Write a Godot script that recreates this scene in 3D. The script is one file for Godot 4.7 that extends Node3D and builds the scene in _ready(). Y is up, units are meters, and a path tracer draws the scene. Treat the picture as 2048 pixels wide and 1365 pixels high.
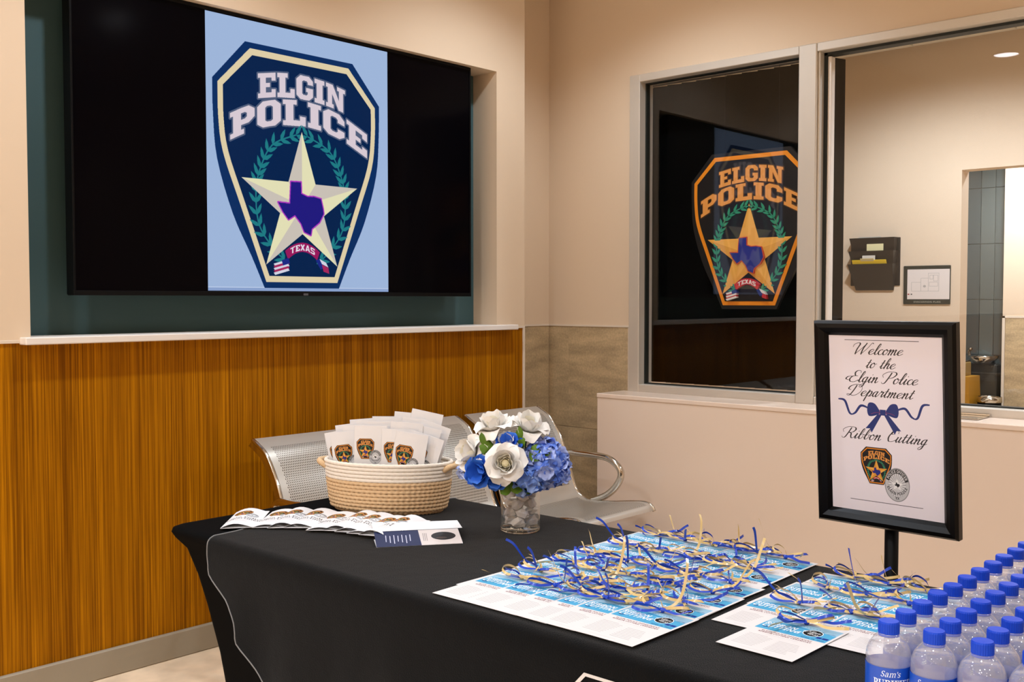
extends Node3D

# ---------------------------------------------------------------- helpers
var used := {}
var rng := RandomNumberGenerator.new()
const ORD := ["first", "second", "third", "fourth", "fifth", "sixth", "seventh", "eighth", "ninth", "tenth", "eleventh"]

func numbered(called: String) -> String:
	if not used.has(called):
		used[called] = 0
		return called
	used[called] += 1
	return "%s_%03d" % [called, used[called]]

func mat(c: Color, rough := 0.6, metal := 0.0) -> StandardMaterial3D:
	var m := StandardMaterial3D.new()
	m.albedo_color = c
	m.roughness = rough
	m.metallic = metal
	return m

func rgb(r: int, g: int, b: int) -> Color:
	return Color(r / 255.0, g / 255.0, b / 255.0)

func mi(called: String, mesh: Mesh, m: Material, parent: Node = self, at := Vector3.ZERO) -> MeshInstance3D:
	var o := MeshInstance3D.new()
	o.mesh = mesh
	o.material_override = m
	o.position = at
	if parent == self:
		o.name = numbered(called)
		add_child(o)
	else:
		o.name = called
		parent.add_child(o, true)
	return o

func thing(called: String, label: String, category: String, at := Vector3.ZERO, group := "") -> Node3D:
	var o := Node3D.new()
	o.name = numbered(called)
	add_child(o)
	o.position = at
	return tag(o, label, category, group)

func tag(o: Node3D, label: String, category: String, group := "") -> Node3D:
	o.set_meta("label", label)
	o.set_meta("category", category)
	if group:
		o.set_meta("group", group)
	return o

func struct(called: String, mesh: Mesh, m: Material, at := Vector3.ZERO, parent: Node = self) -> MeshInstance3D:
	var o := mi(called, mesh, m, parent, at)
	if parent == self:
		o.set_meta("kind", "structure")
	return o

func copy_of(src: Node3D) -> Node3D:
	var o: Node3D = src.duplicate()
	o.name = numbered(String(src.name))
	add_child(o)
	return o

func stool(smooth := true) -> SurfaceTool:
	var st := SurfaceTool.new()
	st.begin(Mesh.PRIMITIVE_TRIANGLES)
	st.set_smooth_group(0 if smooth else -1)
	return st

func done(st: SurfaceTool) -> ArrayMesh:
	st.generate_normals()
	return st.commit()

func v3(st: SurfaceTool, p: Vector3, uv := Vector2.ZERO) -> void:
	st.set_uv(uv)
	st.add_vertex(p)

# a, b, c, d run clockwise seen from outside
func quad(st: SurfaceTool, a: Vector3, b: Vector3, c: Vector3, d: Vector3, ua := Vector2(0, 1), ub := Vector2(0, 0), uc := Vector2(1, 0), ud := Vector2(1, 1)) -> void:
	v3(st, a, ua); v3(st, b, ub); v3(st, c, uc)
	v3(st, a, ua); v3(st, c, uc); v3(st, d, ud)

func face_out(st: SurfaceTool, pts: Array, centre: Vector3) -> void:
	var p: Array = pts.duplicate()
	var n: Vector3 = (p[1] - p[0]).cross(p[2] - p[0])
	if n.dot(p[0] + p[1] + p[2] - centre * 3.0) > 0.0:
		p.reverse()
	for i in range(1, p.size() - 1):
		v3(st, p[0]); v3(st, p[i]); v3(st, p[i + 1])

func add_box(st: SurfaceTool, c: Vector3, s: Vector3, ch := 0.0, basis := Basis()) -> void:
	var h := s * 0.5
	ch = minf(ch, minf(h.x, minf(h.y, h.z)) * 0.95)
	for a in 3:
		var b := (a + 1) % 3
		var d := (a + 2) % 3
		for sa in [-1.0, 1.0]:
			var f := []
			for k in [[-1.0, -1.0], [-1.0, 1.0], [1.0, 1.0], [1.0, -1.0]]:
				var p := Vector3()
				p[a] = sa * h[a]; p[b] = k[0] * (h[b] - ch); p[d] = k[1] * (h[d] - ch)
				f.append(c + basis * p)
			face_out(st, f, c)
			if ch > 0.0:
				for sb in [-1.0, 1.0]:
					var e := []
					for k in [[0, -1.0], [0, 1.0], [1, 1.0], [1, -1.0]]:
						var p := Vector3()
						p[a] = sa * (h[a] - (ch if k[0] == 1 else 0.0))
						p[b] = sb * (h[b] - (ch if k[0] == 0 else 0.0))
						p[d] = k[1] * (h[d] - ch)
						e.append(c + basis * p)
					face_out(st, e, c)
	if ch > 0.0:
		for sx in [-1.0, 1.0]:
			for sy in [-1.0, 1.0]:
				for sz in [-1.0, 1.0]:
					var t := []
					for a in 3:
						var p := Vector3(sx * (h.x - ch), sy * (h.y - ch), sz * (h.z - ch))
						p[a] = [sx, sy, sz][a] * h[a]
						t.append(c + basis * p)
					face_out(st, t, c)

func box(s: Vector3, ch := 0.0, c := Vector3.ZERO) -> ArrayMesh:
	var st := stool(false)
	add_box(st, c, s, ch)
	return done(st)

# box between two corners
func span(a: Vector3, b: Vector3, ch := 0.0) -> ArrayMesh:
	return box((b - a).abs(), ch, (a + b) * 0.5)

func add_tube(st: SurfaceTool, pts: Array, radius, sides := 10, caps := true, closed := false) -> void:
	var n := pts.size()
	var rings := []
	var up := Vector3.UP
	var lastn := Vector3.ZERO
	for i in n:
		var t: Vector3
		if closed:
			t = (pts[(i + 1) % n] - pts[(i + n - 1) % n]).normalized()
		else:
			t = (pts[mini(i + 1, n - 1)] - pts[maxi(i - 1, 0)]).normalized()
		var nn: Vector3
		if i == 0:
			nn = t.cross(up if absf(t.y) < 0.9 else Vector3.RIGHT).normalized()
		else:
			nn = (lastn - t * lastn.dot(t)).normalized()
		lastn = nn
		var bb := t.cross(nn)
		var r: float = radius[i] if radius is Array else radius
		var ring := []
		for k in sides:
			var a := TAU * k / sides
			ring.append(pts[i] + (nn * cos(a) + bb * sin(a)) * r)
		rings.append(ring)
	var len := 0.0
	for i in (n if closed else n - 1):
		var j := (i + 1) % n
		var l2: float = len + pts[i].distance_to(pts[j])
		for k in sides:
			var k2 := (k + 1) % sides
			var u := float(k) / sides
			var u2 := float(k + 1) / sides
			quad(st, rings[i][k], rings[i][k2], rings[j][k2], rings[j][k], Vector2(len, u), Vector2(len, u2), Vector2(l2, u2), Vector2(l2, u))
		len = l2
	if caps and not closed:
		for e in [0, n - 1]:
			for k in range(1, sides - 1):
				if e == 0:
					v3(st, rings[e][0]); v3(st, rings[e][k + 1]); v3(st, rings[e][k])
				else:
					v3(st, rings[e][0]); v3(st, rings[e][k]); v3(st, rings[e][k + 1])

func tube(pts: Array, radius, sides := 10, closed := false) -> ArrayMesh:
	var st := stool()
	add_tube(st, pts, radius, sides, true, closed)
	return done(st)

func lathe(profile: Array, segs := 32, u0 := 0.0, u1 := 1.0) -> ArrayMesh:
	var st := stool()
	var n := profile.size()
	for j in n - 1:
		for i in segs:
			var p := []
			var uv := []
			for q in [[i, j], [i, j + 1], [i + 1, j + 1], [i + 1, j]]:
				var a: float = TAU * q[0] / segs
				p.append(Vector3(sin(a) * profile[q[1]].x, profile[q[1]].y, cos(a) * profile[q[1]].x))
				uv.append(Vector2(lerpf(u0, u1, float(q[0]) / segs), 1.0 - float(q[1]) / (n - 1)))
			if profile[j].x < 1e-6:
				v3(st, p[0], uv[0]); v3(st, p[1], uv[1]); v3(st, p[2], uv[2])
			elif profile[j + 1].x < 1e-6:
				v3(st, p[0], uv[0]); v3(st, p[1], uv[1]); v3(st, p[3], uv[3])
			else:
				quad(st, p[0], p[1], p[2], p[3], uv[0], uv[1], uv[2], uv[3])
	return done(st)

# polygon in xy, from z0 to z1 (faces +z)
func add_prism(st: SurfaceTool, poly: PackedVector2Array, z0: float, z1: float) -> void:
	var p := poly
	if Geometry2D.is_polygon_clockwise(p):
		p = poly.duplicate()
		p.reverse()
	var idx := Geometry2D.triangulate_polygon(p)
	for t in range(0, idx.size(), 3):
		var a := p[idx[t]]
		var b := p[idx[t + 1]]
		var c := p[idx[t + 2]]
		if (b - a).cross(c - a) > 0.0:
			var s := b
			b = c
			c = s
		v3(st, Vector3(a.x, a.y, z1)); v3(st, Vector3(b.x, b.y, z1)); v3(st, Vector3(c.x, c.y, z1))
		v3(st, Vector3(a.x, a.y, z0)); v3(st, Vector3(c.x, c.y, z0)); v3(st, Vector3(b.x, b.y, z0))
	for i in p.size():
		var a := p[i]
		var b := p[(i + 1) % p.size()]
		quad(st, Vector3(a.x, a.y, z0), Vector3(a.x, a.y, z1), Vector3(b.x, b.y, z1), Vector3(b.x, b.y, z0))

func prism(poly: PackedVector2Array, z0: float, z1: float) -> ArrayMesh:
	var st := stool(false)
	add_prism(st, poly, z0, z1)
	return done(st)

func smooth3(c: Array, per := 6, closed := false) -> Array:
	var out := []
	var n := c.size()
	for i in (n if closed else n - 1):
		var a: Vector3 = c[(i + n - 1) % n] if closed else c[maxi(i - 1, 0)]
		var b: Vector3 = c[i]
		var d: Vector3 = c[(i + 1) % n]
		var e: Vector3 = c[(i + 2) % n] if closed else c[mini(i + 2, n - 1)]
		for k in per:
			out.append(b.cubic_interpolate(d, a, e, float(k) / per))
	if not closed:
		out.append(c[n - 1])
	return out

func smooth2(c: Array, per := 6) -> Array:
	var out := []
	var n := c.size()
	for i in n - 1:
		for k in per:
			out.append(c[i].cubic_interpolate(c[i + 1], c[maxi(i - 1, 0)], c[mini(i + 2, n - 1)], float(k) / per))
	out.append(c[n - 1])
	return out

# a flat paper panel lying in xz, x right, +z near; printed on top
func sheet(w: float, d: float, t: float) -> ArrayMesh:
	var st := stool(false)
	var a := Vector3(-w / 2, t, d / 2)
	var b := Vector3(-w / 2, t, -d / 2)
	var c := Vector3(w / 2, t, -d / 2)
	var e := Vector3(w / 2, t, d / 2)
	var o := Vector3(0, -t, 0)
	var z := Vector2(0.01, 0.99)
	quad(st, a, b, c, e)
	for k in [[a, e], [e, c], [c, b], [b, a]]:
		quad(st, k[0] + o, k[0], k[1], k[1] + o, z, z, z, z)
	quad(st, a + o, e + o, c + o, b + o, z, z, z, z)
	return done(st)

# ---------------------------------------------------------------- drawing on images
func fill(img: Image, poly, col: Color) -> void:
	var n: int = poly.size()
	var y0 := 1e9
	var y1 := -1e9
	for p in poly:
		y0 = minf(y0, p.y); y1 = maxf(y1, p.y)
	for y in range(maxi(0, int(y0)), mini(img.get_height(), int(y1) + 1)):
		var yy := y + 0.5
		var xs := []
		for i in n:
			var a: Vector2 = poly[i]
			var b: Vector2 = poly[(i + 1) % n]
			if (a.y <= yy) != (b.y <= yy):
				xs.append(a.x + (yy - a.y) / (b.y - a.y) * (b.x - a.x))
		xs.sort()
		for k in range(0, xs.size() - 1, 2):
			var xa := int(round(xs[k]))
			var xb := int(round(xs[k + 1]))
			if xb > xa:
				img.fill_rect(Rect2i(xa, y, xb - xa, 1), col)

func line(img: Image, pts: Array, w: float, col: Color) -> void:
	for i in pts.size() - 1:
		var d: Vector2 = (pts[i + 1] - pts[i])
		if d.length() < 1e-4:
			continue
		var q := d.normalized() * w * 0.35
		var n := Vector2(-d.y, d.x).normalized() * w * 0.5
		fill(img, [pts[i] - q + n, pts[i + 1] + q + n, pts[i + 1] + q - n, pts[i] - q - n], col)

func ellipse(c: Vector2, rx: float, ry: float, n := 40, a0 := 0.0, a1 := TAU) -> Array:
	var out := []
	for i in n:
		var a := a0 + (a1 - a0) * i / n
		out.append(c + Vector2(cos(a) * rx, sin(a) * ry))
	return out

# text from TextMesh triangles; returns triangles with x centred, y up, cap height about 1
func text_tris(text: String, serif := false, bold := true) -> PackedVector2Array:
	var f := SystemFont.new()
	f.font_names = PackedStringArray(["Droid Serif" if serif else "Droid Sans"])
	f.font_weight = 700 if bold else 400
	var t := TextMesh.new()
	t.text = text
	t.font = f
	t.font_size = 64
	t.pixel_size = 1.0 / 46.0
	t.depth = 0.0
	t.vertical_alignment = VERTICAL_ALIGNMENT_CENTER
	var a := t.get_mesh_arrays()
	var out := PackedVector2Array()
	for i in a[Mesh.ARRAY_INDEX]:
		var p: Vector3 = a[Mesh.ARRAY_VERTEX][i]
		out.append(Vector2(p.x, p.y))
	return out

func draw_text(img: Image, text: String, at: Vector2, h: float, col: Color, serif := false, bold := true, slant := 0.0, turn := 0.0) -> void:
	var tr := text_tris(text, serif, bold)
	for i in range(0, tr.size(), 3):
		var q := []
		for k in 3:
			var p := tr[i + k]
			q.append(at + Vector2((p.x + p.y * slant) * h, -p.y * h).rotated(turn))
		fill(img, q, col)

func draw_text_arc(img: Image, text: String, c: Vector2, r: float, h: float, col: Color, top := true, squash := 1.0) -> void:
	var tr := text_tris(text)
	for i in range(0, tr.size(), 3):
		var q := []
		for k in 3:
			var p := tr[i + k] * h
			var a := p.x / r
			if top:
				q.append(c + Vector2(sin(a) * (r + p.y), -cos(a) * (r + p.y) * squash))
			else:
				q.append(c + Vector2(sin(a) * (r - p.y), cos(a) * (r - p.y) * squash))
		fill(img, q, col)

# ---------------------------------------------------------------- the shield emblem, as coloured polygons
const GLYPH := {
	"E": [5.0, [[0,0,5,0,5,2.3,3.8,2.3,3.8,1.4,2.2,1.4,2.2,2.9,3.4,2.9,3.4,4.1,2.2,4.1,2.2,5.6,3.8,5.6,3.8,4.7,5,4.7,5,7,0,7,0,5.7,.6,5.7,.6,1.3,0,1.3]]],
	"L": [5.0, [[0,0,5,0,5,2.6,3.7,2.6,3.7,1.4,2.3,1.4,2.3,5.7,3,5.7,3,7,0,7,0,5.7,.6,5.7,.6,1.3,0,1.3]]],
	"G": [5.0, [[1.2,0,3.8,0,5,1.2,5,3.6,2.9,3.6,2.9,2.4,3.4,2.4,3.4,1.8,3,1.4,2.1,1.4,1.7,1.8,1.7,5.2,2.1,5.6,3,5.6,3.4,5.2,3.4,4.6,5,4.6,5,5.8,3.8,7,1.2,7,0,5.8,0,1.2]]],
	"I": [3.0, [[0,0,3,0,3,1.3,2.4,1.3,2.4,5.7,3,5.7,3,7,0,7,0,5.7,.6,5.7,.6,1.3,0,1.3]]],
	"N": [6.0, [[0,0,2.4,0,2.4,1.2,1.9,1.2,1.9,4.2,3.9,0,5.4,0,5.4,5.8,6,5.8,6,7,3.5,7,3.5,5.8,4,5.8,4,3,2.1,7,0,7,0,5.8,.5,5.8,.5,1.2,0,1.2]]],
	"P": [5.0, [[0,0,2.8,0,2.8,1.3,2.2,1.3,2.2,7,0,7,0,5.7,.6,5.7,.6,1.3,0,1.3], [2.2,5.6,3,5.6,3.4,5.2,3.4,4.3,3,3.9,2.2,3.9,2.2,2.5,3.8,2.5,5,3.7,5,5.8,3.8,7,2.2,7]]],
	"O": [5.0, [[2.5,0,1.2,0,0,1.2,0,5.8,1.2,7,2.5,7,2.5,5.6,2.1,5.6,1.7,5.2,1.7,1.8,2.1,1.4,2.5,1.4], [2.5,0,3.8,0,5,1.2,5,5.8,3.8,7,2.5,7,2.5,5.6,2.9,5.6,3.3,5.2,3.3,1.8,2.9,1.4,2.5,1.4]]],
	"C": [5.0, [[1.2,0,3.8,0,5,1.2,5,2.6,3.4,2.6,3.4,1.8,3,1.4,2.1,1.4,1.7,1.8,1.7,5.2,2.1,5.6,3,5.6,3.4,5.2,3.4,4.4,5,4.4,5,5.8,3.8,7,1.2,7,0,5.8,0,1.2]]],
	"T": [5.4, [[2,0,3.4,0,3.4,5.6,5.2,5.6,5.2,7,.2,7,.2,5.6,2,5.6]]],
	"X": [5.2, [[0,0,1.7,0,2.6,2.2,3.5,0,5.2,0,3.5,3.5,5.2,7,3.5,7,2.6,4.8,1.7,7,0,7,1.7,3.5]]],
	"A": [5.4, [[0,0,1.5,0,2.7,5,3.9,0,5.4,0,3.5,7,1.9,7], [1.6,1.3,3.8,1.3,3.5,2.5,1.9,2.5]]],
	"S": [5.0, [[0,0,4,0,5,1,5,3.2,4,4.1,1.5,4.1,1.5,5.6,5,5.6,5,7,1,7,0,6,0,3.7,1,2.8,3.5,2.8,3.5,1.4,0,1.4]]],
}
const OUTER := [[.251, .08], [.39, .233], [.388, .36], [.373, .522], [.31, .717], [.233, .868], [.176, .988]]
const RIM := [[.231, .102], [.368, .243], [.367, .365], [.349, .495], [.279, .68], [.168, .966]]
const INNER := [[.221, .126], [.346, .252], [.345, .365], [.327, .489], [.258, .672], [.154, .943]]
const TEXAS := [.357, .58, .403, .578, .404, .622, .434, .632, .465, .63, .498, .636, .508, .673, .511, .693, .49, .728, .453, .755, .448, .78, .418, .769, .403, .737, .374, .706, .344, .724, .32, .697, .298, .662, .352, .664]

func mirrored(half: Array) -> PackedVector2Array:
	var right := []
	for p in half:
		right.append(Vector2(p[0], p[1]))
	var top: Array = right.slice(0, 2)
	var side: Array = smooth2(right.slice(1), 4)
	var out := PackedVector2Array([top[0]])
	for p in side:
		out.append(p)
	for i in range(out.size() - 1, -1, -1):
		out.append(Vector2(-out[i].x, out[i].y))
	return out

func word(list: Array, text: String, x0: float, x1: float, top: float, bend: float, h: float, key: String) -> void:
	var total := -0.5
	for ch in text:
		total += GLYPH[ch][0] + 0.5
	var s := (x1 - x0) / total
	var x := x0
	for ch in text:
		for g in GLYPH[ch][1]:
			var p := PackedVector2Array()
			for i in range(0, g.size(), 2):
				var px: float = x + g[i] * s
				p.append(Vector2(px, top + bend * px * px + (7.0 - g[i + 1]) / 7.0 * h))
			list.append([key, p])
		x += (GLYPH[ch][0] + 0.5) * s

func emblem() -> Array:
	var l := []
	l.append(["body", mirrored(OUTER)])
	l.append(["rim", mirrored(RIM)])
	l.append(["field", mirrored(INNER)])
	var w := []
	word(w, "ELGIN", -.197, .213, .165, .62, .092, "letter")
	word(w, "POLICE", -.318, .325, .263, .88, .097, "letter")
	for e in w:
		for g in Geometry2D.offset_polygon(e[1], .006):
			l.append(["letter_edge", g])
	l.append_array(w)
	# laurel twigs
	for side in [-1.0, 1.0]:
		var path: Array = smooth2([Vector2(.028 * side, .398), Vector2(.135 * side, .447), Vector2(.19 * side, .54), Vector2(.21 * side, .63), Vector2(.195 * side, .757), Vector2(.115 * side, .856), Vector2(.03 * side, .915)], 6)
		for i in range(0, path.size() - 4):
			var t: Vector2 = (path[i] - path[i + 1]).normalized()
			var nn := Vector2(-t.y, t.x)
			l.append(["leaf", PackedVector2Array([path[i] + nn * .003, path[i + 1] + nn * .003, path[i + 1] - nn * .003, path[i] - nn * .003])])
			if i % 2 == 0:
				for k in [-1.0, 1.0]:
					var d: Vector2 = t.rotated(.62 * k)
					var m := Vector2(-d.y, d.x)
					var b: Vector2 = path[i]
					l.append(["leaf", PackedVector2Array([b, b + d * .016 + m * .008, b + d * .034 + m * .006, b + d * .05, b + d * .034 - m * .006, b + d * .016 - m * .008])])
	# star
	var c := Vector2(0, .669)
	for i in 10:
		var a := PI * i / 5.0
		var b := PI * (i + 1) / 5.0
		var ra := .286 if i % 2 == 0 else .109
		var rb := .109 if i % 2 == 0 else .286
		l.append(["star" if i % 2 == 0 else "star_back", PackedVector2Array([c, c + Vector2(sin(a), -cos(a)) * ra, c + Vector2(sin(b), -cos(b)) * rb])])
	var tx := PackedVector2Array()
	for i in range(0, TEXAS.size(), 2):
		tx.append(Vector2(TEXAS[i] - .409, TEXAS[i + 1]))
	for g in Geometry2D.offset_polygon(tx, .005):
		l.append(["state_edge", g])
	l.append(["state", tx])
	# banner
	var up := []
	var dn := []
	for i in 13:
		var x := lerpf(-.082, .082, i / 12.0)
		up.append(Vector2(x, .811 + 5.2 * x * x))
		dn.append(Vector2(x * .84, .847 + 5.6 * x * x * .84))
	dn.reverse()
	l.append(["banner", PackedVector2Array(up + dn)])
	word(l, "TEXAS", -.058, .058, .818, 5.2, .024, "banner_letter")
	# two small flags
	for i in 5:
		var y := .884 + i * .0085
		l.append(["flag_white" if i % 2 == 0 else "flag_red", PackedVector2Array([Vector2(-.135, y + .012), Vector2(-.068, y - .006), Vector2(-.062, y + .003), Vector2(-.128, y + .021)])])
	l.append(["flag_blue", PackedVector2Array([Vector2(-.098, .882), Vector2(-.066, .872), Vector2(-.06, .893), Vector2(-.092, .902)])])
	l.append(["flag_blue", PackedVector2Array([Vector2(.062, .878), Vector2(.08, .872), Vector2(.104, .905), Vector2(.086, .915)])])
	l.append(["flag_white", PackedVector2Array([Vector2(.08, .872), Vector2(.112, .886), Vector2(.124, .905), Vector2(.092, .892)])])
	l.append(["flag_red", PackedVector2Array([Vector2(.092, .894), Vector2(.124, .906), Vector2(.128, .93), Vector2(.1, .922)])])
	return l

const SIGN_COLORS := {"body": "0b0b0c", "rim": "f39217", "field": "0a0a0c", "letter_edge": "5a3a18", "letter": "eda04c", "leaf": "2f9670", "star": "f2b048", "star_back": "dd9a30", "state_edge": "d8522a", "state": "1d2c86", "banner": "c9202b", "banner_letter": "f3e9e2", "flag_white": "ece6e0", "flag_red": "c8323a", "flag_blue": "24367a"}
const SCREEN_COLORS := {"body": "0a2f63", "rim": "e4d3ac", "field": "05244f", "letter_edge": "53607c", "letter": "ded0da", "leaf": "1f7d86", "star": "e9e5bb", "star_back": "cfc6bb", "state_edge": "b03ac0", "state": "211b80", "banner": "9c1a5e", "banner_letter": "e8e2f0", "flag_white": "d9d9ea", "flag_red": "a8285e", "flag_blue": "1c2a86"}

func draw_emblem(img: Image, at: Vector2, s: float, colors: Dictionary) -> void:
	for e in emblem():
		var q := []
		for p in e[1]:
			q.append(at + p * s)
		fill(img, q, Color(colors[e[0]]))

func draw_oval_badge(img: Image, c: Vector2, rx: float, ry: float) -> void:
	fill(img, ellipse(c, rx, ry), Color("8d8d90"))
	fill(img, ellipse(c, rx * .94, ry * .95), Color("c9c9cc"))
	fill(img, ellipse(c, rx * .72, ry * .74), Color("b2b2b6"))
	for i in 24:
		var a := TAU * i / 24.0
		fill(img, [c, c + Vector2(cos(a) * rx * .7, sin(a) * ry * .72), c + Vector2(cos(a + .12) * rx * .7, sin(a + .12) * ry * .72)], Color("e6e6e8"))
	# black ribbons
	var band := ellipse(c, rx * .93, ry * .93, 20, PI * 1.1, PI * 1.95)
	var inner := ellipse(c, rx * .66, ry * .68, 20, PI * 1.1, PI * 1.95)
	inner.reverse()
	fill(img, band + inner, Color("1a1a1c"))
	draw_text_arc(img, "POLICE OFFICER", c, rx * .8, rx * .17, Color("f0f0f0"), true, ry / rx)
	var star := []
	for i in 10:
		var a := PI * i / 5.0
		star.append(c + Vector2(sin(a), -cos(a)) * rx * (.5 if i % 2 == 0 else .22))
	fill(img, ellipse(c, rx * .42, rx * .42), Color("d8d8da"))
	fill(img, star, Color("f4f4f4"))
	var tx := []
	for i in range(0, TEXAS.size(), 2):
		tx.append(c + Vector2(TEXAS[i] - .409, TEXAS[i + 1] - .68) * rx * 2.0)
	fill(img, tx, Color("151515"))
	draw_text_arc(img, "ELGIN POLICE", c + Vector2(0, -ry * .15), rx * .8, rx * .2, Color("202024"), false, ry / rx * .85)
	draw_text(img, "TX", c + Vector2(0, ry * .8), rx * .2, Color("202024"))

# ---------------------------------------------------------------- copperplate letters as pen strokes (x-height 1)
const SCRIPT := {
	"e": [.68, [[0,.25,.35,.5,.55,.8,.4,1,.15,.8,.08,.4,.25,.02,.5,.05,.72,.3]]],
	"l": [.5, [[0,.2,.25,.8,.42,1.7,.36,2.05,.24,1.8,.16,.9,.18,.2,.33,0,.55,.25]]],
	"c": [.6, [[.52,.8,.4,1,.15,.8,.08,.4,.25,.02,.5,.08,.66,.3]]],
	"o": [.7, [[.35,1,.12,.8,.08,.35,.25,0,.5,.2,.55,.7,.35,1,.5,.8,.76,.85]]],
	"m": [1.12, [[0,.7,.12,1,.16,.7,.12,0],[.12,.3,.35,.9,.47,.95,.48,.6,.45,0],[.45,.3,.7,.9,.82,.95,.82,.5,.85,.1,.98,.02,1.15,.3]]],
	"n": [.82, [[0,.7,.12,1,.16,.7,.12,0],[.12,.3,.37,.9,.5,.95,.5,.5,.53,.1,.66,.02,.84,.3]]],
	"t": [.52, [[0,.25,.2,.8,.27,1.6,.2,.8,.2,.2,.33,0,.56,.25],[.0,1.08,.46,1.1]]],
	"h": [.8, [[0,.2,.25,.8,.42,1.7,.35,2.05,.22,1.7,.15,.8,.12,0],[.12,.3,.38,.95,.52,.9,.5,.4,.55,.05,.68,.03,.84,.3]]],
	"i": [.46, [[0,.25,.2,.95,.16,.3,.26,0,.5,.25],[.25,1.42,.28,1.52]]],
	"g": [.74, [[.5,.85,.35,1,.12,.75,.1,.3,.25,.02,.45,.3,.52,.95],[.53,1,.48,0,.4,-.75,.15,-.95,.02,-.7,.3,-.3,.76,.25]]],
	"p": [.78, [[0,.3,.22,1.2,.15,.2,.1,-.9],[.15,.3,.35,.95,.55,.95,.6,.5,.42,.03,.22,.15],[.42,.03,.6,.05,.8,.3]]],
	"a": [.76, [[.5,.85,.35,1,.12,.75,.1,.3,.25,.02,.45,.3,.52,.95],[.53,1,.48,.3,.58,0,.78,.28]]],
	"r": [.66, [[0,.25,.15,.9,.22,1.1,.3,.92,.5,.95,.45,.4,.5,.05,.7,.25]]],
	"b": [.74, [[0,.25,.28,.9,.43,1.7,.35,2.05,.22,1.7,.15,.6,.25,.03,.48,.1,.6,.5,.5,.9,.78,.8]]],
	"u": [.78, [[0,.3,.15,.95,.11,.3,.25,0,.45,.35,.53,.95],[.53,1,.48,.3,.6,0,.8,.28]]],
	"W": [1.85, [[-.45,1.35,-.42,1.85,0,2.15,.28,1.9,.2,.9,.25,0],[.25,0,.8,1.2,1.1,2.1],[1.1,2.1,.95,1,1,0],[1,0,1.5,1.2,1.72,2.1,1.95,2.05]]],
	"E": [1.2, [[1.1,1.75,1,2.1,.6,2.15,.4,1.75,.6,1.2,.9,1.15],[.75,1.15,.3,1.05,.1,.5,.3,.05,.8,0,1.2,.4],[.3,1.05,-.25,.95,-.4,.5,.0,.3]]],
	"P": [1.25, [[.55,2,.45,1,.3,.1,.05,-.05,-.15,.2],[-.2,1.1,-.4,1.6,.1,2.15,.9,2.15,1.2,1.75,1,1.2,.6,1,.5,1.15]]],
	"D": [1.6, [[.55,2,.45,1,.25,.1,-.05,0,-.15,.2,.2,.2,.7,-.02,1.2,.35,1.45,1.1,1.2,1.9,.6,2.2,-.1,1.9,-.3,1.3,.05,1.1]]],
	"R": [1.45, [[.55,2,.45,1,.3,.1,.05,-.05,-.15,.2],[-.2,1.1,-.4,1.6,.1,2.15,.9,2.15,1.2,1.75,1,1.2,.6,1.05,.85,.9,.98,.35,1.2,0,1.5,.25]]],
	"C": [1.2, [[1.15,1.65,1.05,2.1,.7,2.15,.3,1.6,.2,.8,.45,.08,.9,.1,1.25,.45],[.7,2.15,.35,1.9,.4,1.5,.75,1.55]]],
	" ": [.6, []],
}

func draw_script(img: Image, text: String, c: Vector2, s: float, col: Color) -> void:
	var total := 0.0
	for ch in text:
		total += SCRIPT[ch][0]
	var x := -total * 0.5
	for ch in text:
		for stroke in SCRIPT[ch][1]:
			var pts := []
			for i in range(0, stroke.size(), 2):
				pts.append(Vector2(stroke[i], stroke[i + 1]))
			pts = smooth2(pts, 8) if pts.size() > 2 else pts
			var q := []
			for p in pts:
				q.append(c + Vector2((x + p.x + (p.y - .5) * .36) * s * 1.18, -(p.y - .5) * s * .78))
			for i in q.size() - 1:
				var d: Vector2 = q[i + 1] - q[i]
				var down := maxf(0.0, d.normalized().y)
				line(img, [q[i], q[i + 1]], s * (.065 + .13 * down * down), col)
		x += SCRIPT[ch][0]

func texture(img: Image) -> ImageTexture:
	return ImageTexture.create_from_image(img)

func printed(img: Image, rough := 0.55) -> StandardMaterial3D:
	var m := mat(Color.WHITE, rough)
	m.albedo_texture = texture(img)
	return m

func canvas(w: int, h: int, c: Color) -> Image:
	var img := Image.create(w, h, false, Image.FORMAT_RGB8)
	img.fill(c)
	return img

func noise(freq: float, octaves := 4, sd := 1) -> FastNoiseLite:
	var n := FastNoiseLite.new()
	n.seed = sd
	n.frequency = freq
	n.fractal_octaves = octaves
	return n

# ---------------------------------------------------------------- materials shared
var M := {}

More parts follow.
